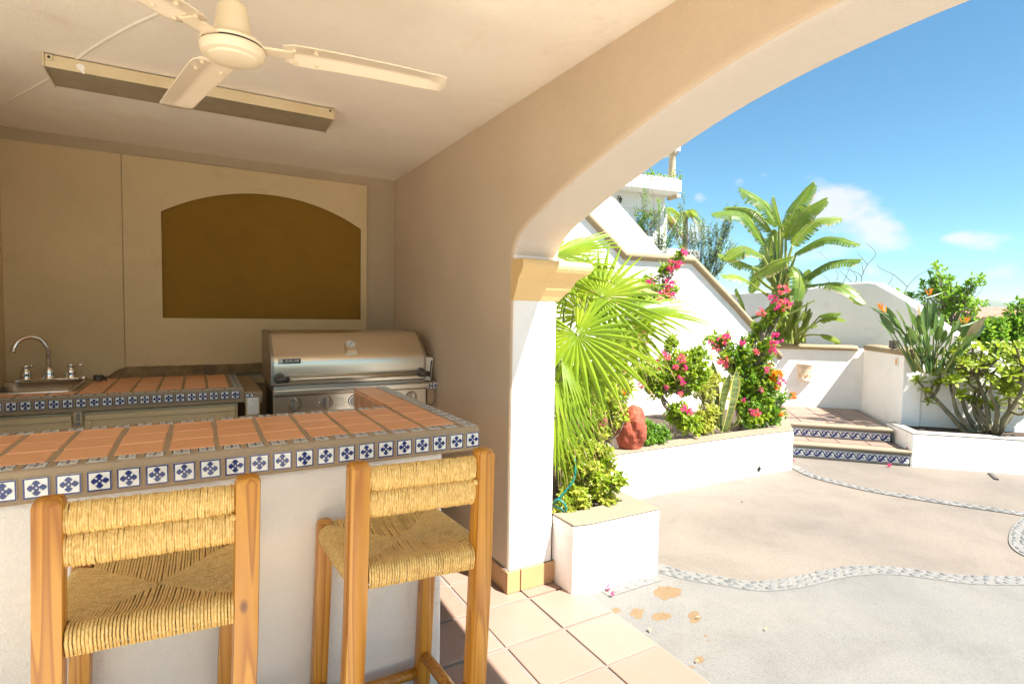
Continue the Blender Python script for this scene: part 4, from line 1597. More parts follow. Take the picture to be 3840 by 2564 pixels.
# ------------------------------------------------------------------ ceiling fan and strip light
def build_fan():
    c = Vector((.097, 1.80, 0))
    t = thing('ceiling_fan', 'old ivory three bladed ceiling fan hanging over the bar', 'ceiling fan', (c.x, c.y, CZ))
    def zz(z):
        return z - CZ
    mb = MB()
    mb.lathe([(.062, zz(2.565)), (.062, zz(2.535)), (.04, zz(2.50)), (.018, zz(2.495))], M['enamel'], sides=28)
    mb.build('canopy', t, smooth=True)
    mb = MB()
    mb.lathe([(.012, zz(2.36)), (.012, zz(2.52))], M['enamel'], sides=14)
    mb.build('down_rod', t, smooth=True)
    mb = MB()
    mb.lathe([(.050, zz(2.262)), (.049, zz(2.285)), (.039, zz(2.352)), (.033, zz(2.362)), (.012, zz(2.364))], M['enamel'], sides=32)
    mb.build('motor_cup', t, smooth=True)
    mb = MB()
    mb.lathe([(.015, zz(2.200)), (.050, zz(2.202)), (.064, zz(2.207)), (.067, zz(2.212)), (.080, zz(2.216)), (.085, zz(2.224)), (.0865, zz(2.237)), (.084, zz(2.241))], M['enamel'], sides=40)
    mb.build('motor_housing', t, smooth=True).modifiers.new('s', 'EDGE_SPLIT').split_angle = R(38)
    mb = MB()
    mb.lathe([(.081, zz(2.241)), (.081, zz(2.247))], M['black'], sides=40)
    mb.build('motor_gap', t)
    mb = MB()
    mb.lathe([(.085, zz(2.247)), (.085, zz(2.253)), (.076, zz(2.261)), (.048, zz(2.266))], M['enamel'], sides=40)
    mb.build('motor_top', t, smooth=True)
    # blades: pressed sheet with a long centre rib
    bl = MB()
    L0, L1 = .135, .62
    prof = [(-.5, -.003), (-.46, 0), (-.16, .0), (-.10, .005), (.10, .005), (.16, 0), (.46, 0), (.5, -.003)]
    vs, fs = [], []
    ns = 16
    for i in range(ns + 1):
        q = i / ns
        x = L0 + (L1 - L0) * q
        w = .128 - .022 * q
        if i == 0:
            w *= .72
        if i == 1:
            w *= .97
        if i == ns:
            w *= .93
        tw = -.07
        for a, h in prof:
            hh = h * (1 if .06 < q < .93 else .1)
            yy = a * w
            vs.append((x - (.008 * abs(a) * 2 if i == ns else 0), yy, hh + yy * tw - .02 * q * q))
    m_ = len(prof)
    for i in range(ns):
        for j in range(m_ - 1):
            fs.append((i * m_ + j, (i + 1) * m_ + j, (i + 1) * m_ + j + 1, i * m_ + j + 1))
    bl.add(vs, fs, M['blade'])
    me = bl.mesh('blade', True)
    br = MB()
    br.box((.110, 0, -.003), (.10, .044, .006), M['enamel'])
    br.box((.165, 0, .004), (.05, .070, .004), M['enamel'], Matrix.Rotation(-.07, 3, 'X'))
    brm = br.mesh('blade_bracket')
    sc = MB()
    sc.lathe([(.006, -.010), (.0065, -.006), (.004, -.002)], M['enamel'], sides=8)
    scm = sc.mesh('bolt')
    for a in (-11, 105, 225):
        b = link('blade', me, t, (0, 0, zz(2.25)), (0, 0, R(a)))
        s_ = b.modifiers.new('thick', 'SOLIDIFY'); s_.thickness = .003
        link('blade_bracket', brm, b)
        for p, q in ((.165, .034), (.165, -.034), (.225, .036), (.225, -.036)):
            link('bolt', scm, b, (p, q, -q * .07))


build_fan()


def build_fixture():
    t = thing('strip_light', 'long yellowed metal strip light without a tube, fixed to the ceiling behind the fan', 'ceiling light', (.045, 3.16, CZ))
    x0, x1 = -.595, .592
    mb = MB()
    sec = [(-.108, -.006), (-.112, -.058), (-.106, -.066), (.112, -.066), (.112, -.006)]
    mb.prism([Vector((x0, a, b)) for a, b in sec[:2]] + [Vector((x0, -.108, -.060)), Vector((x0, -.10, -.006))], (x1 - x0, 0, 0), M['fixture'])
    mb.build('side_panel', t, bevel=.002)
    mb = MB()
    mb.prism([Vector((x0, -.107, -.058)), Vector((x0, .112, -.066)), Vector((x0, .112, -.01)), Vector((x0, -.10, -.01))], (x1 - x0, 0, 0), M['reflector'])
    mb.build('reflector', t, bevel=.002)
    for x in (x0 - .004, x1 - .001):
        mb = MB()
        mb.prism([Vector((x, -.116, -.002)), Vector((x, -.119, -.062)), Vector((x, .118, -.072)), Vector((x, .118, -.002))], (.005, 0, 0), M['fixture'])
        mb.build('end_cap', t)
    for x in (x0 + .018, x1 - .018):
        mb = MB()
        mb.box((x, -.1135, -.020), (.022, .006, .022), M['fixture'])
        mb.lathe([(.006, 0), (.006, .002)], M['black'], c=(x, -.1165, -.020), sides=10, axis=Matrix.Rotation(PI / 2, 3, 'X'))
        mb.build('mounting_tab', t)
    mb = MB()
    mb.prism([Vector((x0 + .125 + a, -.1128, -.040 + b)) for a, b in ((-.018, .01), (-.006, .018), (.008, .016), (.014, .004), (.010, -.010), (.014, -.020), (.006, -.022), (.0, -.012), (-.012, -.006))], (0, .003, 0), M['wplastic'])
    tag(mb.build('peeling_paint', t), 'pale flake where the paint has peeled')


build_fixture()


# ------------------------------------------------------------------ stools
def build_stool(label, rl, rr_, fl, fr, seed, group):
    """corner posts given by their plan positions at seat height"""
    r_ = random.Random(seed)
    cen = (Vector((*rl, 0)) + Vector((*rr_, 0)) + Vector((*fl, 0)) + Vector((*fr, 0))) / 4
    t = thing('bar_stool', label, 'bar stool', cen, 0, group)
    c4 = [Vector((*p, 0)) - cen for p in (rl, rr_, fl, fr)]
    lean = Vector((-.031, 0, 0))
    Y = (c4[2] - c4[0]).normalized()
    rz = math.atan2(Y.y, Y.x) - PI / 2
    def post(p, ztop, s, name):
        mb = MB()
        h = s / 2
        for z in (0, ):
            pass
        vs = []
        lv = [(0, 1), (.3, 1), (.62, 1), (ztop - .016, 1), (ztop - .004, .86), (ztop, .66)]
        n = 12
        fs = []
        for z, k_ in lv:
            for j in range(n):
                q = 2 * PI * j / n + PI / 12
                cx, sy = math.cos(q), math.sin(q)
                m_ = max(abs(cx), abs(sy)) ** .62
                off = lean * (1 - z / .75) if z < .75 else -lean * .12 * (z - .75) / .3
                vs.append(Vector((cx / m_ * h * k_, sy / m_ * h * k_, z)) + off)
        for i in range(len(lv) - 1):
            for j in range(n):
                fs.append((i * n + j, i * n + (j + 1) % n, (i + 1) * n + (j + 1) % n, (i + 1) * n + j))
        fs.append(tuple((len(lv) - 1) * n + j for j in range(n)))
        mb.add(vs, fs, M['wood'])
        o = mb.build(name, t, smooth=True, loc=p, rot=(0, 0, rz))
        o.modifiers.new('s', 'EDGE_SPLIT').split_angle = R(50)
        return o
    post(c4[0], 1.066, .062, 'rear_post'); post(c4[1], 1.070, .062, 'rear_post')
    post(c4[2], .775, .054, 'front_leg'); post(c4[3], .770, .054, 'front_leg')
    # back: two rails wrapped with rush
    a, b = c4[0], c4[1]
    ux = (b - a).normalized()
    uy = Vector((-ux.y, ux.x, 0))
    L = (b - a).length - .056
    mb = MB()
    core = MB()
    for zc, hz in ((1.012, .036), (.940, .040)):
        sag = lambda q: 0.0
        core.tube([a + ux * .028 + Vector((0, 0, zc)), b - ux * .028 + Vector((0, 0, zc))], .014, M['rush_core'], 8)
        n = int(L / .0054)
        for i in range(n):
            x = .029 + L * (i + .5) / n
            p = a + ux * x
            ha = hz + r_.uniform(-.0015, .0015)
            wd = .0185 + r_.uniform(-.0015, .0015)
            sk = r_.uniform(-.0018, .0018) + .001
            pts = []
            for j in range(10):
                q = 2 * PI * j / 10
                cz = math.copysign(abs(math.sin(q)) ** .85, math.sin(q)) * ha
                pts.append(p + uy * math.cos(q) * wd + Vector((0, 0, zc + cz)) + ux * sk * (cz / ha) * (1 if math.cos(q) < 0 else -1))
            mb.ring(pts, .0033 * r_.uniform(.9, 1.1), M['rush'], 5)
    core.build('back_core', t)
    tag(mb.build('woven_back', t, smooth=True), kind='stuff')
    # knot where the weaving is tied off
    kn = MB()
    kn.lathe([(.0, -.009), (.007, -.006), (.009, 0), (.006, .007), (0, .009)], M['rush'], c=b - ux * .030 - uy * .022 + Vector((0, 0, .972)), sides=8)
    kn.build('tied_end', t, smooth=True)
    # seat
    mb = MB()
    core = MB()
    ZR, ZC, ZB = .762, .742, .700
    C = sum(c4, Vector()) / 4
    def strand_side(p, q, inset):
        """strands wrapping the rail p-q and running in to the centre diagonal"""
        d = (q - p)
        Ls = d.length
        e = d.normalized()
        nrm = Vector((-e.y, e.x, 0))
        if nrm.dot(C - p) < 0:
            nrm = -nrm
        depth = (C - p).dot(nrm)
        n = int((Ls - 2 * inset) / .0074)
        for i in range(n):
            x = inset + (Ls - 2 * inset) * (i + .5) / n
            xc = (C - p).dot(e)
            fr_ = x / xc if x < xc else (Ls - x) / (Ls - xc)
            fr_ = min(1.0, fr_ + .025)
            j1, j2 = r_.uniform(-.0012, .0012), r_.uniform(-.0018, .0018)
            run = depth * fr_
            base = p + e * x
            zc = lambda s_: ZR - (ZR - ZC) * math.sin(min(1, s_ / depth) * PI / 2) + .003 * math.sin(s_ * 30 + seed)
            pts = [base + nrm * .012 + e * j1 + Vector((0, 0, ZB - .012)), base - nrm * .016 + e * j1 + Vector((0, 0, ZB - .004)),
                   base - nrm * .027 + e * (j1 * .5) + Vector((0, 0, (ZR + ZB) / 2)), base - nrm * .020 + Vector((0, 0, ZR - .008)),
                   base - nrm * .004 + Vector((0, 0, ZR + .0015))]
            for s_ in (.25, .5, .75, 1.0):
                pts.append(base + nrm * run * s_ + e * (j2 * s_) + Vector((0, 0, zc(run * s_) + r_.uniform(-.001, .001) - (.0015 if s_ == 1.0 else 0))))
            mb.tube(pts, .0036 * r_.uniform(.85, 1.15), M['rush'], 5, cap=False)
    strand_side(c4[0], c4[1], .030)
    strand_side(c4[2], c4[3], .026)
    strand_side(c4[0], c4[2], .030)
    strand_side(c4[1], c4[3], .030)
    tag(mb.build('woven_seat', t, smooth=True), kind='stuff')
    zt = ZC - .012
    core.add([p + (C - p) * .03 + Vector((0, 0, ZR - .014)) for p in (c4[0], c4[1], c4[3], c4[2])] + [C + Vector((0, 0, ZC - .012))] + [p + (C - p) * .03 + Vector((0, 0, ZB)) for p in (c4[0], c4[1], c4[3], c4[2])],
             [(0, 1, 4), (1, 2, 4), (2, 3, 4), (3, 0, 4), (8, 7, 6, 5), (0, 5, 6, 1), (1, 6, 7, 2), (2, 7, 8, 3), (3, 8, 5, 0)], M['rush_core'])
    core.build('seat_core', t)
    # stretchers
    def rod(p, q, z, rad, name='stretcher', flat=1.0):
        mb = MB()
        off = lean * (1 - z / .75)
        mb.tube([p + off + Vector((0, 0, z)), q + off + Vector((0, 0, z))], rad, M['wood'], 12, flat=flat)
        mb.build(name, t, smooth=True)
    rod(c4[2], c4[3], .125, .020)
    rod(c4[0], c4[1], .30, .017)
    rod(c4[1], c4[3], .195, .021)
    rod(c4[0], c4[2], .195, .021)
    return t


GS = 'rush seated bar stools drawn up to the breakfast bar'
build_stool('left rush seated pine bar stool, standing at the middle of the bar', (-.300, 1.578), (.104, 1.548), (-.292, 1.935), (.085, 1.925), 3, GS)
build_stool('right rush seated pine bar stool, standing near the archway end of the bar', (.392, 1.563), (.778, 1.532), (.374, 1.931), (.757, 1.925), 8, GS)

# ================================================================== PLANTS
FW = Vector((math.sin(YAW), math.cos(YAW), 0))
RT = Vector((math.cos(YAW), -math.sin(YAW), 0))
UP = Vector((0, 0, 1))


def rvec(r_):
    while True:
        v = Vector((r_.uniform(-1, 1), r_.uniform(-1, 1), r_.uniform(-1, 1)))
        if .05 < v.length < 1:
            return v.normalized()


def add_leaf(mb, p, d, nrm, L, Wd, m, fold=.25, curl=.15):
    d = d.normalized()
    s_ = d.cross(nrm)
    if s_.length < 1e-4:
        s_ = d.cross(Vector((.3, .5, .8)))
    s_.normalize()
    n = s_.cross(d).normalized()
    a = p
    b1 = p + d * L * .32 + s_ * Wd * .42 + n * Wd * fold
    b2 = p + d * L * .32 - s_ * Wd * .42 + n * Wd * fold
    c1 = p + d * L * .68 + s_ * Wd * .40 + n * (Wd * fold - curl * L * .3)
    c2 = p + d * L * .68 - s_ * Wd * .40 + n * (Wd * fold - curl * L * .3)
    mid = p + d * L * .5 - n * curl * L * .1
    t = p + d * L - n * curl * L
    mb.add([a, b1, c1, t, c2, b2, mid], [(0, 6, 1), (1, 6, 2), (2, 6, 3), (3, 6, 4), (4, 6, 5), (5, 6, 0)], m)


def flower_mesh(seed, mats, n=16, size=1.0):
    r_ = random.Random(seed)
    mb = MB()
    for i in range(n):
        c = rvec(r_) * (r_.uniform(.35, 1.0)) * size
        d0 = (c.normalized() + rvec(r_) * .8).normalized()
        for k_ in range(3):
            d = (d0 + rvec(r_) * .9).normalized()
            add_leaf(mb, c, d, rvec(r_), size * .62, size * .5, mats[r_.randrange(len(mats))], .2, .1)
    return mb.mesh('flower_cluster')


FL = {'pink': [flower_mesh(i, [M['pink']]) for i in range(3)], 'salmon': [flower_mesh(10 + i, [M['salmon'], M['pink'], M['salmon']]) for i in range(2)],
      'orange': [flower_mesh(20 + i, [M['orange']], 20) for i in range(2)]}


def shrub(name, label, cat, base, blobs, leafm, lsize, per_tip, stem_r=.006, flowers=(), seed=1, barkm='bark', Dsp=.18, trunk=None, back=.55, lw=.5, extra=None, group=None, spread=.35):
    """base: world point; blobs: (px, py, rx, ry, n, D) regions of the crown as seen, with their distance"""
    r_ = random.Random(seed)
    t = thing(name, label, cat, base, 0, group)
    base = Vector(base)
    sm = MB()
    lm = MB()
    nodes = [(base, 0)]
    if trunk:
        tp = [Vector(p) for p in trunk]
        c = catmull(tp, 5)
        n = len(c)
        sm.tube([p - base for p in c], [stem_r * 3.2 * (1 - .55 * i / n) for i in range(n)], M[barkm], 8)
        start = c[-1]
    else:
        start = base
    mats = leafm if isinstance(leafm, (list, tuple)) else [leafm]
    for (px, py, rx, ry, n, D) in blobs:
        cen = atD(px, py, D)
        sc = (cen - CAM).length / F_PX
        hub = start.lerp(cen, .55) + Vector((0, 0, -ry * sc * .4))
        sm.tube([p - base for p in catmull([start, start.lerp(hub, .5) + rvec(r_) * .03, hub], 3)], [stem_r * 1.6] * 6 + [stem_r], M[barkm], 6)
        for i in range(n):
            while True:
                a, b, q = r_.uniform(-1, 1), r_.uniform(-1, 1), r_.uniform(-1, 1)
                l = a * a + b * b + q * q
                if l < 1 and (l > .25 or r_.random() < .4):
                    break
            tip = cen + RT * a * rx * sc + UP * b * ry * sc + FW * q * max(rx, ry) * sc * back
            mid = hub.lerp(tip, .5) + rvec(r_) * .05 * lsize / .05
            pts = catmull([hub, mid, tip], 3)
            sm.tube([p - base for p in pts], [stem_r * .6 * (1 - .7 * k_ / len(pts)) for k_ in range(len(pts))], M[barkm], 4, cap=False)
            dirn = (tip - mid).normalized()
            m = mats[r_.randrange(len(mats))]
            for k_ in range(per_tip):
                f = k_ / per_tip
                p = tip + dirn * lsize * .3 - dirn * f * lsize * spread * 6 * r_.uniform(.4, 1) + rvec(r_) * lsize * .25
                d = (dirn * .5 + rvec(r_) * .95 + UP * .1).normalized()
                nn = (UP * .8 + rvec(r_) * .8 - FW * .25).normalized()
                L = lsize * r_.uniform(.65, 1.2)
                add_leaf(lm, p - base, d, nn, L, L * lw, m, r_.uniform(.08, .3), r_.uniform(0, .3))
    sm.build('stem', t, smooth=True)
    tag(lm.build('foliage', t), kind='stuff')
    for fl in flowers:
        px, py, s_, kind, D = fl
        p = atD(px, py, D)
        me = FL[kind][r_.randrange(len(FL[kind]))]
        sc = .80 * s_ * (p - CAM).length / F_PX
        o = link('flower_cluster', me, t, p - base, (r_.uniform(0, 6), r_.uniform(0, 6), r_.uniform(0, 6)))
        o.scale = (sc, sc, sc)
    return t


def palm_frond(parent, base, hub, nrm, axis, Rl, span, nseg, r_, droop=.25):
    """palmate leaf: folded blades radiating from the hub, joined near it"""
    o = -Vector(parent.location)
    nrm = nrm.normalized()
    axis = (axis - nrm * axis.dot(nrm)).normalized()
    side = nrm.cross(axis)
    mb = MB()
    for i in range(nseg):
        q = (i / (nseg - 1) - .5) * span + r_.uniform(-.02, .02)
        dth = span / (nseg - 1) * .5
        d = axis * math.cos(q) + side * math.sin(q)
        s_ = nrm.cross(d)
        L = Rl * (1 - .28 * (abs(q) / (span / 2)) ** 2) * r_.uniform(.88, 1.06)
        dr = droop * r_.uniform(.6, 1.6)
        vs, fs = [], []
        rows = [(.02, 0), (.2, 0), (.38, 0), (.55, 0), (.74, 0), (.90, 1), (1.0, 1)]
        for j, (f, _) in enumerate(rows):
            rr = L * f
            w = min(rr * math.tan(dth) * 1.0, L * .40 * math.tan(dth) * max(.03, 1 - max(0, (f - .40) / .60) ** 1.25))
            c = hub + o + d * rr * (1 - .12 * dr * f * f) + nrm * (.10 * rr * (1 - f)) * .3
            c = c - UP * (dr * L * f ** 3) + nrm * r_.uniform(-.002, .002)
            e = .40 * w
            vs += [c - s_ * w + nrm * (-e), c + nrm * e, c + s_ * w + nrm * (-e)]
        tipf = r_.random() < .8
        for j in range(len(rows) - 1):
            for k_ in (0, 1):
                fs.append((3 * j + k_, 3 * j + 3 + k_, 3 * j + 4 + k_, 3 * j + 1 + k_))
        cut = 2 * (len(rows) - (2 if tipf else 1))
        mb.add(vs, fs[:cut], M['palm'])
        if fs[cut:]:
            mb.add(vs, fs[cut:], M['palm_tip'])
    b = Vector(base)
    mid = b.lerp(hub, .55) + UP * .06
    mb.tube([p + o for p in catmull([b, mid, hub], 4)], [.010] * 4 + [.007] * 5, M['petiole'], 6)
    # hastula knob where the blades meet
    mb.lathe([(0, -.004), (.010, 0), (0, .008)], M['petiole'], c=hub + o, sides=6)
    mb.build('frond', parent)


def build_palm():
    r_ = random.Random(12)
    base = Vector((2.02, 2.92, .34))
    t = thing('fan_palm', 'bright green fan palm spilling out beside the arch pillar, its leaf tips dry and brown', 'palm', base)
    crown = base + Vector((.02, .02, .62))
    mb = MB()
    mb.tube([Vector((0, 0, -.05)), Vector((.01, .0, .3)), Vector((.02, .02, .64))], [.07, .06, .05], M['bark'], 10)
    mb.build('trunk', t, smooth=True)
    V = lambda a, b, c: (-FW * a + RT * b + UP * c)
    A = lambda a, b: (RT * a + UP * b)
    # hub pixel, distance, normal, axis, length, span, droop
    fr = [(2253, 1112, 3.62, V(.85, -.15, .5), A(.9, .35), .47, 5.2, .06),
          (2163, 1252, 3.42, V(.9, .0, .42), A(.4, -.9), .50, 5.3, .12),
          (2380, 1164, 3.75, V(.35, -.1, .9), A(1, -.12), .56, 2.6, .12),
          (2072, 955, 3.45, V(.35, -.3, .9), A(.9, .36), .50, 2.6, .05),
          (2058, 1010, 3.75, V(.5, -.2, .7), A(.9, .05), .52, 3.0, .10),
          (2080, 1440, 3.22, V(.6, .45, .5), A(.8, -.6), .42, 2.0, .30),
          (2082, 1560, 3.12, V(.7, .4, .3), A(.45, -.9), .36, 1.5, .15),
          (2150, 1385, 3.75, V(.9, .1, .3), A(.1, -1), .36, 5.6, .1),
          (2235, 1290, 3.55, V(.55, -.1, .65), A(.9, -.4), .50, 2.4, .22),
          (2330, 1190, 3.95, V(.6, 0, .7), A(.7, -.7), .50, 3.0, .22),
          (2120, 1100, 3.85, V(.7, .2, .6), A(-.3, .6), .40, 4.5, .05),
          
          (2190, 1010, 3.95, V(.5, .2, .7), A(.6, .5), .40, 3.2, .10),
          (2110, 1500, 3.35, V(.75, .2, .5), A(.7, -.7), .36, 2.0, .28),
          (2200, 1380, 3.70, V(.7, .1, .55), A(.75, -.65), .36, 2.6, .30),
          (2130, 1030, 4.1, V(.5, .4, .7), A(.8, .5), .50, 3.0, .15), (2300, 1060, 4.1, V(.4, .1, .8), A(.9, .2), .42, 2.4, .12), (2190, 1180, 4.2, V(.9, .3, .3), A(.2, .9), .45, 4.6, .08),
          (2105, 1350, 3.3, V(.5, .6, .5), A(.5, -.85), .40, 1.6, .35), (2330, 1250, 4.1, V(.7, .2, .6), A(.5, -.85), .40, 2.6, .3), (2085, 1640, 3.15, V(.8, .4, .2), A(.3, -.95), .28, 1.0, .1)]
    for px, py, D, n, a, L, sp, dr in fr:
        palm_frond(t, crown, atD(px, py, D), n, a, L, sp, max(12, int(sp * 5.4)), r_, dr)


build_palm()

# --- shrubs of the two planters by the arch
shrub('variegated_shrub', 'yellow green shrub in the small planter nearest the arch pillar', 'shrub', (2.02, 2.70, .32),
      [(2180, 1800, 80, 80, 80, 3.22), (2150, 1880, 60, 50, 50, 3.15), (2240, 1730, 60, 60, 55, 3.35), (2140, 1700, 60, 60, 45, 3.2), (2270, 1840, 40, 50, 26, 3.25), (2320, 1800, 45, 16, 10, 3.25), (2120, 1920, 40, 30, 24, 3.1)],
      [M['varieg'], M['limebush'], M['varieg']], .042, 12, .005, seed=21, lw=.5)
shrub('variegated_shrub', 'yellow green shrub behind the small planter, left of the red rock', 'shrub', (2.9, 3.45, .33),
      [(2215, 1600, 75, 70, 60, 4.35), (2280, 1560, 75, 70, 65, 4.5), (2190, 1500, 60, 60, 40, 4.4), (2300, 1480, 55, 60, 40, 4.6), (2340, 1420, 50, 60, 34, 4.7), (2250, 1420, 50, 50, 30, 4.6)],
      [M['varieg'], M['limebush'], M['varieg']], .048, 13, .005, seed=22, flowers=[(2256, 1586, 14, 'pink', 4.3), (2340, 1470, 9, 'orange', 4.6), (2345, 1385, 9, 'orange', 4.6), (2270, 1575, 10, 'pink', 4.3)])
shrub('round_shrub', 'small dense round green shrub just right of the red rock', 'shrub', atD(2455, 1655, 4.95),
      [(2420, 1640, 30, 24, 30, 4.75), (2435, 1612, 36, 34, 60, 4.9), (2475, 1625, 36, 30, 55, 4.95), (2450, 1650, 40, 14, 30, 4.85)], [M['green']], .035, 9, .004, seed=23)
shrub('bougainvillea', 'pink bougainvillea climbing the stair wall above the fan palm', 'bougainvillea', (3.3, 4.2, .34),
      [(2440, 1110, 62, 42, 60, 5.75), (2430, 1060, 30, 26, 24, 5.8), (2385, 1130, 45, 40, 26, 5.7), (2510, 1090, 30, 38, 20, 5.85), (2500, 1015, 26, 22, 18, 5.85), (2535, 985, 20, 26, 14, 5.9), (2560, 950, 12, 18, 9, 5.9),
       (2400, 1240, 36, 50, 16, 5.6), (2380, 1330, 40, 50, 24, 5.5), (2420, 1390, 34, 34, 18, 5.5)],
      [M['boug']], .052, 8, .006, seed=24,
      flowers=[(2470, 1110, 22, 'pink', 5.65), (2440, 1062, 20, 'pink', 5.7), (2510, 1062, 22, 'pink', 5.75), (2500, 1096, 16, 'salmon', 5.7), (2525, 1112, 17, 'pink', 5.75), (2508, 1146, 14, 'pink', 5.7),
               (2525, 992, 22, 'salmon', 5.8), (2548, 990, 16, 'pink', 5.8), (2512, 1012, 14, 'pink', 5.8), (2570, 946, 17, 'pink', 5.85), (2390, 1094, 12, 'pink', 5.6), (2435, 1282, 16, 'pink', 5.45), (2405, 1252, 17, 'pink', 5.5), (2418, 1262, 12, 'salmon', 5.5)],
      trunk=[(3.3, 4.2, .34), (3.35, 4.3, .9), atD(2400, 1300, 5.6), atD(2420, 1180, 5.7)])
shrub('bougainvillea', 'pink bougainvillea bush with bare leaning trunk in the middle of the long planter', 'bougainvillea', atD(2540, 1640, 5.15),
      [(2500, 1400, 62, 50, 60, 5.3), (2560, 1360, 60, 46, 60, 5.35), (2470, 1450, 50, 34, 34, 5.25), (2575, 1430, 60, 45, 50, 5.3), (2520, 1300, 24, 40, 18, 5.45), (2620, 1330, 40, 34, 18, 5.4), (2545, 1555, 34, 50, 34, 5.2), (2590, 1590, 40, 30, 26, 5.2), (2440, 1400, 44, 50, 34, 5.2), (2600, 1400, 50, 60, 40, 5.3)],
      [M['boug'], M['limebush'], M['limebush']], .052, 14, .007, seed=25,
      flowers=[(2488, 1325, 15, 'pink', 5.2), (2505, 1340, 13, 'salmon', 5.2), (2555, 1345, 19, 'salmon', 5.2), (2462, 1355, 11, 'pink', 5.2), (2465, 1380, 13, 'pink', 5.2), (2535, 1377, 13, 'salmon', 5.15), (2567, 1377, 15, 'pink', 5.2), (2553, 1420, 13, 'pink', 5.15),
               (2562, 1437, 11, 'pink', 5.15), (2402, 1443, 14, 'salmon', 5.1), (2498, 1452, 10, 'pink', 5.15), (2551, 1478, 13, 'salmon', 5.15), (2563, 1531, 15, 'pink', 5.05), (2589, 1543, 15, 'pink', 5.05), (2480, 1335, 10, 'pink', 5.2)],
      trunk=[atD(2540, 1640, 5.15), atD(2520, 1570, 5.2), atD(2490, 1510, 5.25), atD(2478, 1480, 5.25)])
shrub('variegated_shrub', 'low pale yellow shrub in front of the snake plant', 'shrub', atD(2625, 1625, 5.45),
      [(2625, 1585, 48, 34, 60, 5.4), (2655, 1545, 36, 30, 36, 5.45), (2600, 1600, 36, 20, 30, 5.35), (2650, 1600, 36, 18, 30, 5.4), (2645, 1470, 40, 50, 40, 5.6), (2660, 1420, 36, 36, 24, 5.65)],
      [M['varieg']], .042, 13, .004, seed=26)
shrub('bougainvillea', 'large bougainvillea at the right end of the long planter, one flowering arm reaching up', 'bougainvillea', atD(2775, 1605, 6.1),
      [(2760, 1350, 62, 50, 60, 6.2), (2820, 1350, 62, 50, 60, 6.2), (2790, 1430, 75, 50, 80, 6.15), (2855, 1430, 55, 60, 60, 6.15), (2820, 1510, 70, 50, 75, 6.1), (2870, 1540, 45, 45, 40, 6.1), (2825, 1575, 50, 28, 40, 6.0), (2700, 1280, 46, 30, 34, 6.25),
       (2810, 1285, 26, 26, 16, 6.25), (2850, 1235, 24, 26, 20, 6.3), (2885, 1205, 30, 30, 26, 6.3), (2910, 1165, 26, 26, 20, 6.3), (2880, 1310, 30, 36, 22, 6.2)],
      [M['boug'], M['limebush'], M['green']], .056, 13, .008, seed=27, Dsp=.2,
      flowers=[(2936, 1082, 22, 'salmon', 6.25), (2896, 1122, 17, 'pink', 6.25), (2941, 1143, 24, 'salmon', 6.25), (2856, 1170, 18, 'salmon', 6.2), (2915, 1150, 14, 'pink', 6.2), (2910, 1270, 22, 'pink', 6.1), (2895, 1315, 17, 'pink', 6.1), (2900, 1290, 15, 'salmon', 6.1),
               (2712, 1270, 22, 'salmon', 6.15), (2725, 1262, 15, 'pink', 6.15), (2685, 1305, 16, 'salmon', 6.15), (2665, 1285, 11, 'pink', 6.15), (2712, 1357, 24, 'salmon', 6.1), (2782, 1285, 13, 'pink', 6.15), (2835, 1320, 13, 'salmon', 6.1),
               (2875, 1385, 12, 'pink', 6.0), (2930, 1430, 15, 'pink', 6.0), (2822, 1543, 12, 'pink', 5.9), (2840, 1547, 16, 'salmon', 5.9), (2787, 1500, 9, 'pink', 5.95), (2855, 1462, 9, 'pink', 5.95)],
      trunk=[atD(2775, 1605, 6.1), atD(2765, 1540, 6.12), atD(2768, 1480, 6.15), atD(2775, 1440, 6.18)])
shrub('ixora', 'orange flowered shrub beside the steps at the end of the long planter', 'flowering shrub', atD(2885, 1595, 6.35),
      [(2895, 1480, 34, 50, 40, 6.3), (2890, 1550, 40, 34, 36, 6.25), (2935, 1490, 34, 18, 12, 6.25), (2900, 1420, 30, 30, 22, 6.3), (2915, 1560, 24, 14, 10, 6.2)],
      [M['green']], .045, 8, .005, seed=28,
      flowers=[(2912, 1408, 20, 'orange', 6.15), (2888, 1372, 13, 'orange', 6.2), (2895, 1415, 15, 'orange', 6.15), (2918, 1450, 13, 'orange', 6.15), (2977, 1482, 13, 'orange', 6.15), (2928, 1552, 11, 'orange', 6.1), (2875, 1500, 9, 'orange', 6.15), (2930, 1400, 11, 'orange', 6.15)])


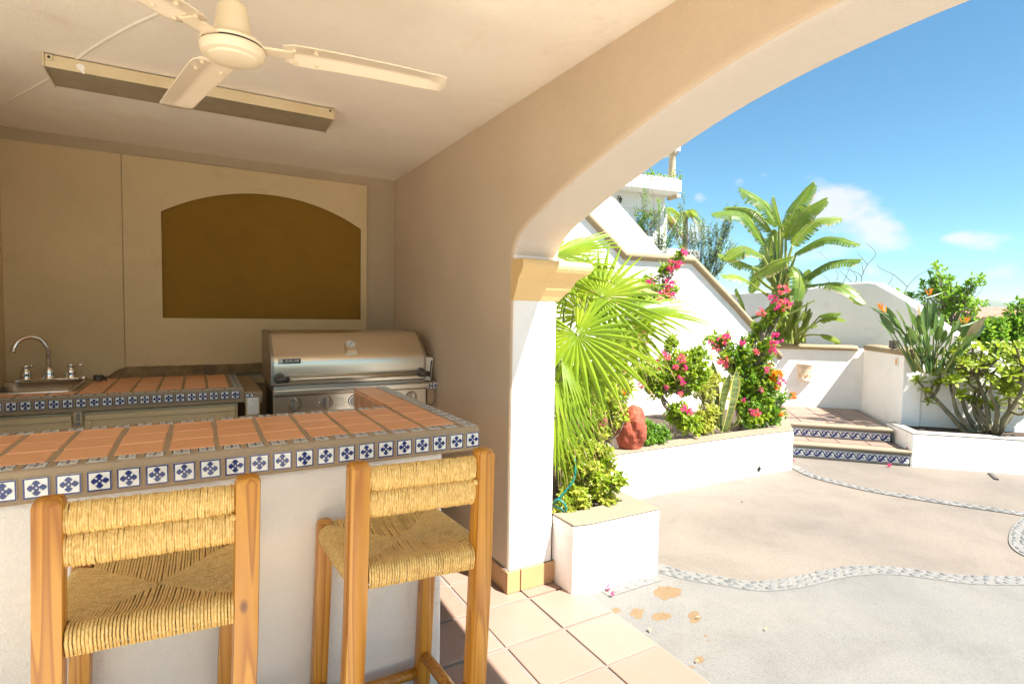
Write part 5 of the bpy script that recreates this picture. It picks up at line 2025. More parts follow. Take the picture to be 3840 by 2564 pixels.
def build_snake():
    base = atD(2712, 1622, 5.75)
    t = thing('snake_plant', 'tall banded snake plant with yellow leaf margins between the flowering bushes', 'snake plant', base)
    r_ = random.Random(5)
    # base px, tip px, width px, bow
    bl = [((2714, 1620), (2762, 1384), 34, 10), ((2706, 1616), (2738, 1398), 30, -14), ((2694, 1600), (2672, 1352), 26, 4), ((2690, 1590), (2650, 1360), 20, -8), ((2640, 1560), (2606, 1338), 20, 4), ((2650, 1570), (2634, 1378), 18, 6),
          ((2716, 1622), (2684, 1552), 20, -14), ((2722, 1618), (2768, 1555), 16, 16), ((2680, 1600), (2655, 1440), 20, -6), ((2730, 1612), (2742, 1440), 22, 6)]
    for i, (b, tip, w, bow) in enumerate(bl):
        D = 5.75 + .05 * (i % 4)
        mb = MB()
        n = 10
        rows = []
        for j in range(n + 1):
            f = j / n
            px = b[0] + (tip[0] - b[0]) * f + bow * math.sin(PI * f)
            py = b[1] + (tip[1] - b[1]) * f
            c = atD(px, py, D - .10 * f) - base
            ww = w / F_PX * D * (.55 + .9 * f - .1) * (1 if f < .72 else max(.03, 1 - ((f - .72) / .28) ** 1.6))
            a = RT * math.cos(.5 * f + i) * .25 + RT * .85 + FW * .3 * math.sin(i * 2.1 + f)
            a = a.normalized()
            nn = a.cross(UP)
            rows.append([c - a * ww * .5 + nn * ww * .12, c - a * ww * .36 + nn * ww * .04, c, c + a * ww * .36 + nn * ww * .04, c + a * ww * .5 + nn * ww * .12])
        vs = [p for r0 in rows for p in r0]
        inner, edge = [], []
        for j in range(n):
            for k_ in range(4):
                (edge if k_ in (0, 3) else inner).append((5 * j + k_, 5 * j + 1 + k_, 5 * j + 6 + k_, 5 * j + 5 + k_))
        mb.add(vs, inner, M['snake'])
        mb.add(vs, edge, M['snake_edge'])
        mb.build('leaf', t, smooth=True)


build_snake()

# red rock
bm = bmesh.new()
bmesh.ops.create_icosphere(bm, subdivisions=4, radius=1.0)
for v in bm.verts:
    p = v.co.copy()
    k_ = 1 + .22 * noise.noise(p * 1.3) + .09 * noise.noise(p * 3.3) + .03 * noise.noise(p * 9)
    v.co = Vector((p.x * .125 * k_ + .03 * p.z, p.y * .13 * k_, (p.z * .20 - .02 * p.x) * k_))
me = bpy.data.meshes.new('rock'); bm.to_mesh(me); bm.free(); me.materials.append(M['redrock'])
tag(link('rock', me, None, atD(2366, 1608, 4.65), (.1, -.12, .6)), 'large red painted rock standing among the yellow green shrubs', 'rock')

# hose in the small planter
mb = MB()
hp = [atD(2150, 1700, 3.16), atD(2158, 1745, 3.13), atD(2150, 1800, 3.10), atD(2105, 1858, 3.08), atD(2078, 1885, 3.07), atD(2092, 1872, 3.06), atD(2118, 1890, 3.05), atD(2122, 1918, 3.05), atD(2100, 1905, 3.06), atD(2076, 1897, 3.08)]
mb.tube(catmull(hp, 6), .0065, M['hose'], 8)
tag(mb.build('garden_hose', smooth=True), 'teal garden hose looping out of the shrub in the small planter', 'hose')


# --- banana like white bird of paradise
def banana_leaf(parent, pts, width, r_, dry=.2, tears=.6, upn=None):
    """pts: blade centre line (world); width m. Blade split into strips along the side veins."""
    o = -Vector(parent.location)
    c = catmull(pts, 8)
    n = len(c)
    mb = MB()
    side_ref = None
    N_ = 26
    idx = [min(n - 1, i * (n - 1) / N_) for i in range(N_ + 1)]
    def samp(u):
        i = int(u); f = u - i
        return c[i].lerp(c[min(i + 1, n - 1)], f)
    for sgn in (-1, 1):
        gap = 0
        droop = r_.uniform(.15, .55)
        for i in range(N_):
            u0, u1 = idx[i], idx[i + 1]
            p, q = samp(u0), samp(u1)
            t = (q - p).normalized()
            base_n = (upn or UP)
            s_ = t.cross(base_n)
            s_ = s_.normalized() if s_.length > .05 else RT.copy()
            nn = s_.cross(t)
            f0, f1 = i / N_, (i + 1) / N_
            wf = lambda f: width * (math.sin(PI * min(1, (f * .93 + .07))) ** .55) * .5
            if r_.random() < .34:
                gap = r_.uniform(.0, 1) * tears
                droop = max(.05, min(.9, droop + r_.uniform(-.3, .3)))
            sl = .22
            w0, w1 = wf(f0), wf(f1)
            if i == N_ - 1:
                w1 = .004
            def edge(pp, w, k_):
                return pp + s_ * sgn * w * k_ + t * w * sl * k_ - nn * (-.18 * w * k_ * (1 - k_) * 2 + droop * w * k_ * k_)
            sh = (q - p) * (gap * .42 * (1 if i % 2 == 0 else .2))
            mid0, mid1 = edge(p, w0, .55), edge(q, w1, .55)
            e0, e1 = edge(p, w0, 1) + sh, edge(q, w1, 1) - sh
            r0, r1 = edge(p, w0, .9) + sh, edge(q, w1, .9) - sh
            vs = [p + o, q + o, mid1 + o, mid0 + o, r1 + o, r0 + o, e1 + o, e0 + o]
            fs = [(0, 1, 2, 3), (3, 2, 4, 5)]
            mb.add(vs, fs if sgn > 0 else [f[::-1] for f in fs], M['banana'])
            mb.add(vs, [(5, 4, 6, 7)], M['dryleaf'] if r_.random() < dry else M['banana'])
    mb.tube([p + o for p in c], [.016 * (1 - .8 * i / n) for i in range(n)], M['petiole'], 5)
    mb.build('leaf', parent)


def build_banana():
    D = 8.7
    base = atD(2950, 1300, D)
    base.z = 1.0
    t = thing('giant_bird_of_paradise', 'tall banana like plant with torn paddle leaves standing behind the landing wall', 'banana plant', base)
    r_ = random.Random(4)
    heart = (2925, 1010)
    # start px, mid px, tip px, dD(start, mid, tip), width m, dry
    L = [((2870, 915), (2790, 810), (2668, 806), (-.1, -.3, -.5), .36, .25), ((2893, 870), (2820, 790), (2712, 782), (.2, .25, .2), .34, .3), ((2922, 850), (2862, 760), (2772, 703), (.1, .1, .1), .40, .15),
         ((2935, 860), (2918, 800), (2902, 735), (-.1, -.15, -.2), .20, .05), ((2930, 890), (2985, 780), (3052, 682), (.1, .2, .3), .34, .1), ((2946, 900), (3010, 800), (3104, 741), (-.1, -.2, -.2), .34, .25),
         ((2972, 920), (3060, 832), (3160, 818), (.0, .1, .2), .32, .3), ((2985, 950), (3100, 890), (3228, 917), (-.2, -.4, -.5), .34, .12), ((3000, 1055), (3110, 985), (3236, 973), (-.2, -.4, -.6), .36, .1),
         ((3030, 1072), (3140, 1070), (3246, 1142), (-.3, -.6, -.7), .30, .8), ((2860, 960), (2790, 930), (2716, 975), (-.2, -.4, -.5), .32, .8), ((2850, 1010), (2780, 985), (2690, 950), (-.1, -.2, -.4), .34, .15),
         ((2855, 1090), (2790, 1050), (2702, 1030), (-.2, -.5, -.6), .28, .2), ((2830, 1030), (2900, 985), (2975, 962), (-.5, -.6, -.7), .32, .5), ((2975, 1000), (3000, 1040), (2990, 1130), (-.4, -.5, -.6), .34, .2),
         ((2900, 960), (2850, 1010), (2815, 1100), (.3, .3, .2), .30, .3), ((2900, 1060), (2885, 960), (2905, 860), (.3, .4, .4), .34, .1), ((2960, 1180), (3010, 1150), (3055, 1126), (-.6, -.7, -.8), .16, .1), ((2945, 1120), (2930, 1060), (2950, 990), (.2, .2, .2), .30, .1),
         ((2800, 1200), (2780, 1130), (2760, 1080), (-.2, -.3, -.4), .2, .1), ((2990, 1110), (3020, 1060), (3035, 1010), (.1, .1, .1), .22, .1), ((2975, 1220), (2990, 1160), (3000, 1100), (-.3, -.3, -.3), .16, .1)]
    for s_, m_, e, dd, w, dry in L:
        pts = [atD(*s_, D + dd[0]), atD(*m_, D + dd[1]), atD(*e, D + dd[2])]
        # the blade's face is turned half up, half to the viewer
        nv = (UP * .75 - FW * .5 + RT * r_.uniform(-.25, .25)).normalized()
        banana_leaf(t, pts, w * .80, r_, dry * 1.2 + .05, 1.3, nv)
        mb = MB()
        j = Vector((r_.uniform(-.12, .12), r_.uniform(-.12, .12), 0))
        h = atD(heart[0] + r_.uniform(-25, 25), heart[1] + 130, D) + j
        mb.tube([p - base for p in catmull([base + j, h, pts[0].lerp(h, .35) - (pts[1] - pts[0]) * .05, pts[0]], 5)], [.035 - .0013 * i for i in range(16)], M['petiole'], 7)
        mb.build('leaf_stalk', t, smooth=True)
    # young low leaves to the right
    for s_, e, bow in (((3074, 1202), (3172, 1204), -10), ((3074, 1186), (3154, 1177), -6), ((3020, 1240), (3067, 1222), -8), ((3080, 1256), (3154, 1284), -8), ((2985, 1215), (3015, 1165), 4)):
        m_ = ((s_[0] + e[0]) / 2, (s_[1] + e[1]) / 2 + bow)
        banana_leaf(t, [atD(*s_, D - .8), atD(*m_, D - .85), atD(*e, D - .9)], .13, r_, .1, .2, (UP * .8 - FW * .5).normalized())
        mb = MB()
        mb.tube([p - base for p in catmull([base + Vector((.05, -.1, .02)), atD(3000 + r_.uniform(-20, 20), 1262, D - .5), atD(*s_, D - .8)], 6)], .011, M['petiole'], 6)
        mb.build('leaf_stalk', t, smooth=True)
    # basal tuft
    for i in range(16):
        x = 2960 + r_.uniform(-70, 60)
        top = (x + r_.uniform(-30, 40), r_.uniform(1120, 1230))
        banana_leaf(t, [atD(x, 1285, D - .4 + r_.uniform(-.2, .2)), atD((x + top[0]) / 2 - 6, (1285 + top[1]) / 2, D - .4), atD(*top, D - .5)], .085, r_, .05, .1, (-FW + RT * r_.uniform(-.6, .6)).normalized())


build_banana()


def build_strelitzia():
    D = 7.55
    base = atD(3490, 1372, D)
    base.z = .93
    t = thing('bird_of_paradise', 'dense bird of paradise clump with grey green leaves and orange flowers above the garden wall', 'bird of paradise', base)
    r_ = random.Random(9)
    sc = D * 1.25 / F_PX
    tips = [(3293, 1192), (3300, 1168), (3322, 1140), (3345, 1215), (3360, 1150), (3385, 1195), (3395, 1120), (3405, 1150), (3420, 1165), (3440, 1125), (3445, 1170), (3465, 1140), (3480, 1130), (3492, 1180), (3510, 1160), (3520, 1210), (3530, 1165), (3545, 1225),
            (3605, 1160), (3655, 1155), (3650, 1185), (3620, 1215), (3690, 1180), (3695, 1205), (3665, 1240), (3640, 1262), (3560, 1245), (3575, 1190), (3430, 1230), (3460, 1250), (3400, 1240), (3370, 1250), (3480, 1280), (3540, 1290), (3585, 1265), (3610, 1300), (3350, 1180), (3500, 1120), (3412, 1215), (3452, 1205), (3560, 1300), (3440, 1290)]
    for tx, ty in tips:
        bx = 3490 + (tx - 3490) * .32 + r_.uniform(-18, 18)
        Db = D + r_.uniform(-.22, .25)
        b = atD(bx, 1372, Db); b.z = .93
        e = atD(tx, ty, Db + r_.uniform(-.25, .2))
        s_ = b.lerp(e, .60) + UP * .02
        mb = MB()
        mb.tube([p - base for p in catmull([b, b.lerp(s_, .5) + RT * r_.uniform(-.02, .02), s_], 3)], [.012, .011, .010, .009, .008, .007, .006], M['petiole'] if r_.random() < .3 else M['strelitzia'], 5)
        ax = (e - s_)
        Lb = ax.length
        d = ax.normalized()
        face = (-FW * r_.uniform(.2, 1) + RT * r_.uniform(-.9, .9) + UP * .3).normalized()
        sd = d.cross(face).normalized()
        nn = sd.cross(d)
        w = .040 * r_.uniform(.8, 1.2)
        n = 7
        vs, fs = [], []
        for i in range(n + 1):
            f = i / n
            ww = w * (math.sin(PI * min(1, f * .92 + .06)) ** .7)
            c = s_ + d * Lb * f - base - UP * .03 * f * f
            vs += [c - sd * ww + nn * ww * .55, c, c + sd * ww + nn * ww * .55]
        for i in range(n):
            for k_ in (0, 1):
                fs.append((3 * i + k_, 3 * i + 3 + k_, 3 * i + 4 + k_, 3 * i + 1 + k_))
        mb.add(vs, fs, M['dryleaf'] if r_.random() < .06 else M['strelitzia'])
        mb.build('leaf', t, smooth=True)
    for (fx, fy), dr in (((3322, 1172), -1), ((3480, 1108), 1), ((3310, 1162), -1), ((3612, 1214), 1)):
        mb = MB()
        p = atD(fx, fy, D - .3)
        b = atD(3470, 1370, D - .1)
        mb.tube([q - base for q in catmull([b, b.lerp(p, .6) + UP * .04, p - UP * .03], 4)], .008, M['strelitzia'], 5)
        mb.tube([p - base - UP * .03 - RT * .03 * dr, p - base - UP * .01 + RT * .05 * dr, p - base + RT * .15 * dr + UP * .035], [.010, .014, .002], M['strelitzia'], 6)
        for k_ in range(5):
            a = UP * r_.uniform(.6, 1) + RT * r_.uniform(-.5, .5) + FW * r_.uniform(-.3, .3)
            add_leaf(mb, p - base + RT * .008 * k_ * dr, a, FW, .085, .018, M['orange'], .2, 0)
        mb.build('flower', t)


build_strelitzia()


# --- thick stemmed rosette bush in the right planter
def rosette_mesh(seed, m):
    r_ = random.Random(seed)
    mb = MB()
    for i in range(15):
        q = i * 2.4
        el = .15 + .075 * i + r_.uniform(-.12, .12)
        d = Vector((math.cos(q) * math.cos(el), math.sin(q) * math.cos(el), math.sin(el)))
        L = r_.uniform(.75, 1.05) * (1 - .015 * i)
        s_ = d.cross(UP).normalized()
        n = s_.cross(d)
        vs = []
        for f, w in ((0, .035), (.35, .075), (.7, .135), (.9, .11), (1.0, .02)):
            c = d * L * f - UP * .16 * f * f * L
            vs += [c - s_ * w + n * w * .3, c, c + s_ * w + n * w * .3]
        fs = []
        for j in range(4):
            for k_ in (0, 1):
                fs.append((3 * j + k_, 3 * j + 3 + k_, 3 * j + 4 + k_, 3 * j + 1 + k_))
        mb.add(vs, fs, m)
    return mb.mesh('leaf_rosette', True)


def build_rosette_bush():
    base = atZ(3672, 1612, .335)
    D = math.hypot(base.x, base.y)
    def C3(x, y, off):
        return atPl(x, y, SPt(0, .40 + off), SPt(1, .40 + off))
    t = thing('rosette_bush', 'thick stemmed bush with pale green leaf rosettes in the right hand planter', 'shrub', base)
    r_ = random.Random(15)
    ros = [rosette_mesh(i, M['frangi']) for i in range(4)]
    C = lambda x, y: (2840 + x * .5102, 1200 + y * .5102)
    heads = [(1180, 450), (1235, 535), (1330, 470), (1420, 480), (1485, 545), (1550, 590), (1645, 615), (1685, 440), (1520, 250), (1600, 280), (1395, 265), (1700, 350), (1835, 385), (1800, 440), (1790, 510), (1905, 430), (1765, 290), (1450, 310), (1560, 330), (1880, 250),
             (1945, 330), (1935, 500), (1945, 600), (1865, 480), (1685, 520), (1345, 370), (1550, 460), (1625, 390), (1500, 400), (1290, 480), (1440, 440), (1600, 530), (1720, 470), (1760, 610), (1640, 300), (1820, 320), (1700, 260), (1930, 260), (1480, 220), (1850, 560), (1580, 210),
             (1980, 420), (2010, 540), (2050, 380), (2030, 300), (2080, 480), (2000, 640), (2120, 600), (2060, 250), (2130, 340), (1450, 240), (1550, 300), (1650, 235), (1720, 300), (1800, 240), (1850, 300), (1990, 230), (1610, 350), (1750, 370), (1480, 340), (1900, 190), (1760, 200), (2060, 190), (1380, 330), (1870, 400), (1960, 370)]
    mains = [((1500, 790), (1330, 600), (1290, 560)), ((1560, 800), (1470, 680), (1440, 560)), ((1600, 790), (1540, 690), (1500, 560)), ((1660, 800), (1600, 680), (1590, 560)), ((1720, 810), (1620, 640), (1640, 500)), ((1750, 800), (1760, 650), (1700, 520)),
             ((1800, 790), (1860, 640), (1840, 520)), ((1790, 760), (1900, 600), (1960, 480)), ((1830, 740), (1950, 560), (2040, 480)), ((1700, 780), (1680, 600), (1600, 400))]
    mb = MB()
    ends = []
    for i, (a, m_, e) in enumerate(mains):
        dD = r_.uniform(-.28, .22)
        b = base + RT * ((a[0] - 1640) * .5102 / F_PX * D * .5) * 1.2 + FW * r_.uniform(-.05, .1)
        pts = catmull([b - UP * .03, C3(*C(*a), dD * .3), C3(*C(*m_), dD * .7), C3(*C(*e), dD)], 5)
        n = len(pts)
        mb.tube([p - base for p in pts], [.034 * (1 - .62 * k_ / n) for k_ in range(n)], M['greybark'], 9)
        ends += [(pts[-1], dD), (pts[n * 2 // 3], dD), (pts[n // 2], dD)]
    hs = []
    for h in heads:
        p0 = C(*h)
        best = min(ends, key=lambda q: (C3(*p0, q[1]) - q[0]).length + (.5 if C3(*p0, 0).z < q[0].z else 0))
        p = C3(*p0, max(-.34, min(.22, best[1] + r_.uniform(-.15, .15))))
        mid = best[0].lerp(p, .55) + UP * -.03 + rvec(r_) * .03
        pts = catmull([best[0], mid, p], 4)
        n = len(pts)
        mb.tube([q - base for q in pts], [.018 - .008 * k_ / n for k_ in range(n)], M['greybark'], 6)
        hs.append((p, (pts[-1] - pts[-2]).normalized()))
    mb.build('stem', t, smooth=True)
    for p, d in hs:
        for k_ in range(2 if r_.random() < .3 else 1):
            q = (d * .5 + UP * .55 - FW * .45 + rvec(r_) * .4).to_track_quat('Z', 'Y').to_euler()
            o = link('leaf_rosette', ros[r_.randrange(4)], t, p - base + rvec(r_) * .11 * k_, q)
            s_ = r_.uniform(.095, .14)
            o.scale = (s_, s_, s_)


build_rosette_bush()

# --- trees and scrub beyond the walls
shrub('young_tree', 'bright green open crowned tree rising behind the bird of paradise', 'tree', atD(3560, 1400, 12.0) * 1.0,
      [(3520, 1010, 26, 26, 12, 12), (3505, 1040, 22, 22, 7, 12), (3540, 1065, 40, 30, 22, 12), (3475, 1060, 18, 30, 7, 12), (3465, 1095, 16, 20, 6, 12), (3600, 1090, 34, 20, 13, 12), (3640, 1070, 22, 14, 8, 12), (3670, 1045, 20, 12, 7, 12), (3560, 1110, 60, 26, 27, 12),
       (3620, 1130, 40, 20, 14, 12), (3520, 1140, 50, 30, 22, 12), (3590, 1160, 60, 28, 24, 12), (3660, 1140, 30, 8, 5, 12), (3560, 1210, 60, 40, 25, 12), (3640, 1215, 50, 30, 16, 12), (3420, 1110, 26, 12, 6, 12), (3375, 1105, 18, 10, 5, 12)],
      [M['tree']], .075, 9, .010, seed=41, lw=.55, trunk=[atD(3560, 1400, 12), atD(3555, 1300, 12), atD(3560, 1230, 12)])
for i, (lb, bl) in enumerate([
        ('leafy green tree filling the right edge beyond the rosette bush', [(3820, 1180, 30, 40, 30, 13), (3800, 1230, 50, 30, 40, 13), (3850, 1240, 50, 50, 50, 13), (3780, 1270, 60, 30, 46, 13), (3850, 1300, 60, 40, 50, 13), (3760, 1310, 60, 30, 46, 13)]),
        ('lower lime green tree between the bird of paradise and the far town', [(3690, 1225, 40, 16, 26, 12.5), (3730, 1250, 40, 20, 30, 12.5), (3660, 1250, 40, 24, 34, 12.5), (3690, 1290, 60, 26, 50, 12.5), (3640, 1310, 60, 30, 46, 12.5), (3720, 1330, 60, 26, 46, 12.5), (3620, 1270, 50, 26, 30, 12.5), (3745, 1205, 30, 8, 10, 12.5)])]):
    shrub('leafy_tree', lb, 'tree', atD(bl[0][0] - 20, 1480, bl[0][5]), bl, [M['tree'], M['tree'], M['green']], .095, 9, .012, seed=50 + i, lw=.55)

shrub('desert_shrub', 'wispy grey green desert shrub against the sky left of the banana plant', 'shrub', atD(2640, 1120, 10.2),
      [(2560, 880, 40, 50, 30, 10.2), (2620, 860, 40, 50, 30, 10.2), (2690, 870, 50, 40, 36, 10.2), (2650, 920, 60, 50, 46, 10.2), (2720, 930, 60, 40, 46, 10.2), (2600, 960, 50, 40, 34, 10.2), (2680, 990, 50, 40, 34, 10.2), (2730, 830, 36, 30, 20, 10.2), (2745, 770, 20, 20, 8, 10.2), (2550, 760, 16, 50, 8, 10.2)],
      [M['wispy']], .040, 16, .0035, seed=61, barkm='twig', lw=.45, spread=1.3)
shrub('desert_shrub', 'wispy desert shrub growing beside the top of the stairs in front of the white house', 'shrub', atD(2470, 1010, 9.6),
      [(2420, 720, 16, 40, 10, 9.6), (2395, 790, 26, 30, 22, 9.6), (2420, 840, 36, 30, 26, 9.6), (2470, 800, 40, 50, 26, 9.6), (2500, 880, 40, 50, 28, 9.6), (2460, 900, 30, 30, 18, 9.6), (2440, 640, 10, 20, 3, 9.6), (2540, 840, 30, 40, 14, 9.6)],
      [M['wispy'], M['wispy'], M['tree']], .040, 16, .003, seed=62, barkm='twig', lw=.45, spread=1.3)


def twigs(name, label, lines, D):
    base = atD(*lines[0][0], D)
    t = thing(name, label, 'bare shrub', base)
    mb = MB()
    for ln in lines:
        c = catmull([atD(a, b, D + .05 * i) for i, (a, b) in enumerate(ln)], 4)
        n = len(c)
        mb.tube([p - base for p in c], [.0065 * (1 - .7 * k_ / n) for k_ in range(n)], M['twig'], 5)
    mb.build('branch', t)


Z9 = lambda x, y: (2900 + x * .4464, 600 + y * .4464)
twigs('bare_shrub', 'leafless dark twigs standing up behind the flat top of the gable wall', [[Z9(745, 1060), Z9(742, 985), Z9(790, 880), Z9(860, 795), Z9(820, 730), Z9(780, 700)], [Z9(690, 1060), Z9(640, 1010), Z9(560, 930), Z9(380, 770)], [Z9(742, 985), Z9(690, 940), Z9(540, 905)], [Z9(570, 1060), Z9(620, 960), Z9(640, 890)],
      [Z9(790, 880), Z9(760, 840), Z9(705, 780)], [Z9(690, 1030), Z9(695, 970), Z9(610, 880)], [Z9(755, 960), Z9(750, 900), Z9(735, 850)], [Z9(530, 1010), Z9(545, 960), Z9(510, 910)], [Z9(480, 1040), Z9(440, 980), Z9(400, 960)]], 10.5)
twigs('bare_shrub', 'forked leafless branch behind the sloping shoulder of the gable wall', [[Z9(1085, 1160), Z9(1130, 1060), Z9(1210, 975), Z9(1340, 900)], [Z9(1125, 1065), Z9(1020, 970), Z9(890, 905), Z9(875, 865)], [Z9(945, 1065), Z9(985, 1020), Z9(1005, 965)], [Z9(1060, 1150), Z9(1010, 1080), Z9(985, 1040)], [Z9(1130, 1190), Z9(1125, 1120)]], 10.5)


# ------------------------------------------------------------------ fittings on the landing walls
def build_sconce():
    A, B = Vector((6.80, 4.735, 0)), Vector((7.60, 3.965, 0))
    c = atPl(3017, 1395, A, B)
    d = (B - A).normalized()
    n = Vector((d.y, -d.x, 0))
    if n.dot(-c) < 0:
        n = -n
    t = thing('wall_sconce', 'terracotta half round wall sconce with cut out pattern on the landing wall', 'wall lamp', c, math.atan2(d.y, d.x))
    mb = MB()
    vs, fs = [], []
    k_ = 12
    prof = [(.070, -.118), (.082, -.114), (.084, -.10), (.080, -.095), (.090, .09), (.097, .098), (.097, .112), (.090, .118)]
    for r_, z in prof:
        for j in range(k_ + 1):
            q = PI * j / k_
            vs.append((r_ * 1.05 * math.cos(q), -.85 * r_ * math.sin(q), z))
    w = k_ + 1
    for i in range(len(prof) - 1):
        for j in range(k_):
            fs.append((i * w + j, i * w + j + 1, (i + 1) * w + j + 1, (i + 1) * w + j))
    fs.append(tuple(range(w))[::-1])
    mb.add(vs, fs, M['clay'])
    o = mb.build('shade', t, smooth=True)
    o.modifiers.new('s', 'EDGE_SPLIT').split_angle = R(40)
    mb = MB()
    def on(q, z, r_=.0885):
        return Vector((r_ * 1.05 * math.cos(q), -.85 * r_ * math.sin(q), z))
    for q0 in (1.1, 2.05):
        for dq, hgt in ((-.18, .012), (-.09, .016), (0, .018), (.09, .016), (.18, .012)):
            mb.add([on(q0 + dq - .025, .055 - hgt / 2 + .01), on(q0 + dq + .025, .055 - hgt / 2 + .01), on(q0 + dq + .025, .055 + hgt / 2 + .01), on(q0 + dq - .025, .055 + hgt / 2 + .01)], [(0, 1, 2, 3)], M['clayline'])
        mb.add([on(q0 + a, .02 + b) for a, b in ell(0, 0, .05, .006, 8)], [tuple(range(8))], M['clayline'])
    for q0, z0 in ((.7, -.04), (1.0, -.05), (1.3, -.035), (1.57, -.05), (1.85, -.04), (2.15, -.05), (2.45, -.04)):
        c2 = catmull([on(q0 - .1, z0 + .012, .086), on(q0, z0 + .018, .086), on(q0 + .08, z0, .086), on(q0 - .02, z0 - .016, .0855), on(q0 + .1, z0 - .02, .0855)], 3)
        mb.tube(c2, .003, M['clayline'], 4)
    mb.build('cut_out_pattern', o)


build_sconce()
Cc, Dc = Vector((7.60, 3.93, 0)), Vector((6.925, 3.16, 0))
p = atPl(3365, 1357, Cc, Dc)
d = (Dc - Cc).normalized()
n = Vector((d.y, -d.x, 0))
t = thing('outdoor_switch', 'white outdoor switch plate with an amber rocker near the end of the right landing wall', 'light switch', p, math.atan2(d.y, d.x))
mb = MB(); mb.box((0, -.004, 0), (.07, .014, .115), M['wplastic']); mb.build('plate', t, bevel=.003)
mb = MB(); mb.box((0, -.013, .002), (.034, .008, .07), M['amber']); mb.build('rocker', t, bevel=.002)
p = atD(3353, 1300, 7.85)
mb = MB()
mb.lathe([(.052, 0), (.056, .01), (.050, .03), (.052, .075), (.050, .085)], M['darkmetal'], sides=18)
tag(mb.build('garden_spotlight', loc=(p.x, p.y, 1.165), smooth=False), 'small dark drum shaped garden light on the coping of the right landing wall', 'garden light')

# ------------------------------------------------------------------ litter and stains on the paving
def blotch(px, py, rx, ry, seed, label):
    r_ = random.Random(seed)
    c = atZ(px, py, -.004)
    mb = MB()
    n = 80
    pts = []
    for i in range(n):
        q = 2 * PI * i / n
        k_ = 1 + .38 * noise.noise((math.cos(q) * 1.6, math.sin(q) * 1.6, seed * 3.1)) + .22 * noise.noise((math.cos(q) * 5, math.sin(q) * 5, seed * 1.7)) + r_.uniform(-.07, .07)
        w = atZ(px + rx * k_ * math.cos(q), py + ry * k_ * math.sin(q), -.0075)
        pts.append((w.x, w.y, -.0075))
    mb.add(pts, [tuple(range(n))], M['stain'])
    o = tag(mb.build('stain'), kind='structure')


for i, b in enumerate([(2500, 2220, 48, 26), (2310, 2286, 16, 10), (2390, 2297, 26, 20), (2478, 2310, 36, 15), (2602, 2312, 22, 22), (2625, 2472, 16, 14), (2596, 2500, 9, 5), (2645, 2382, 5, 5), (2660, 2400, 4, 4)]):
    blotch(*b, 100 + i, '')
litter = [((2281, 2210), 'pink', 9, 'pink fallen flower beside the base of the small planter'), ((2298, 2234), 'pink', 7, 'smaller pink fallen flower a step away from the small planter'), ((2434, 2356), 'dry', 8, 'curled pale dry leaf on the paving beside the tile edge'),
          ((2876, 2364), 'dry', 5, 'tiny brown leaf alone on the grey paving'), ((2618, 2485), 'dry', 6, 'pale dry leaf lying on the stain nearest the tile edge'), ((2610, 2316), 'dry', 6, 'pale dry leaf on the rightmost brown stain'), ((2790, 1879), 'dry', 6, 'small dark leaf on the beige paving in front of the long planter'),
          ((3333, 1747), 'pink', 6, 'red petal cluster on the paving at the foot of the steps'), ((3404, 1682), 'pink', 5, 'red petal on the lowest tread near the right planter'), ((2975, 1729), 'pink', 5, 'pink petal at the corner where planter and steps meet')]
for (px, py), kd, s_, lb in litter:
    p = atZ(px, py, .152 if py == 1682 else 0)
    if kd == 'pink':
        o = link('fallen_flower', FL['pink'][0], None, p + Vector((0, 0, .012)), (rng.uniform(0, 3), rng.uniform(0, 3), 0))
        sc = s_ * (p - CAM).length / F_PX
        o.scale = (sc, sc, sc * .7)
        tag(o, lb, 'flower')
    else:
        mb = MB()
        L = 2.6 * s_ * (p - CAM).length / F_PX
        add_leaf(mb, Vector((0, 0, 0)), Vector((rng.uniform(-1, 1), rng.uniform(-1, 1), .15)), UP, L, L * .5, M['dryleaf'] if py != 1879 else M['bark'], .3, .2)
        tag(mb.build('fallen_leaf', loc=p + Vector((0, 0, .004))), lb, 'leaf')
# drag mark and dark offcut on the paving
mb = MB()
p = atZ(3725, 1783, .0)
mb.box((0, 0, -.004), (.24, .03, .012), M['darkmetal'], Matrix.Rotation(.55, 3, 'Z'))
tag(mb.build('drain_grate', loc=(p.x, p.y, .0)), 'small dark strip lying at the foot of the right planter', 'drain strip')


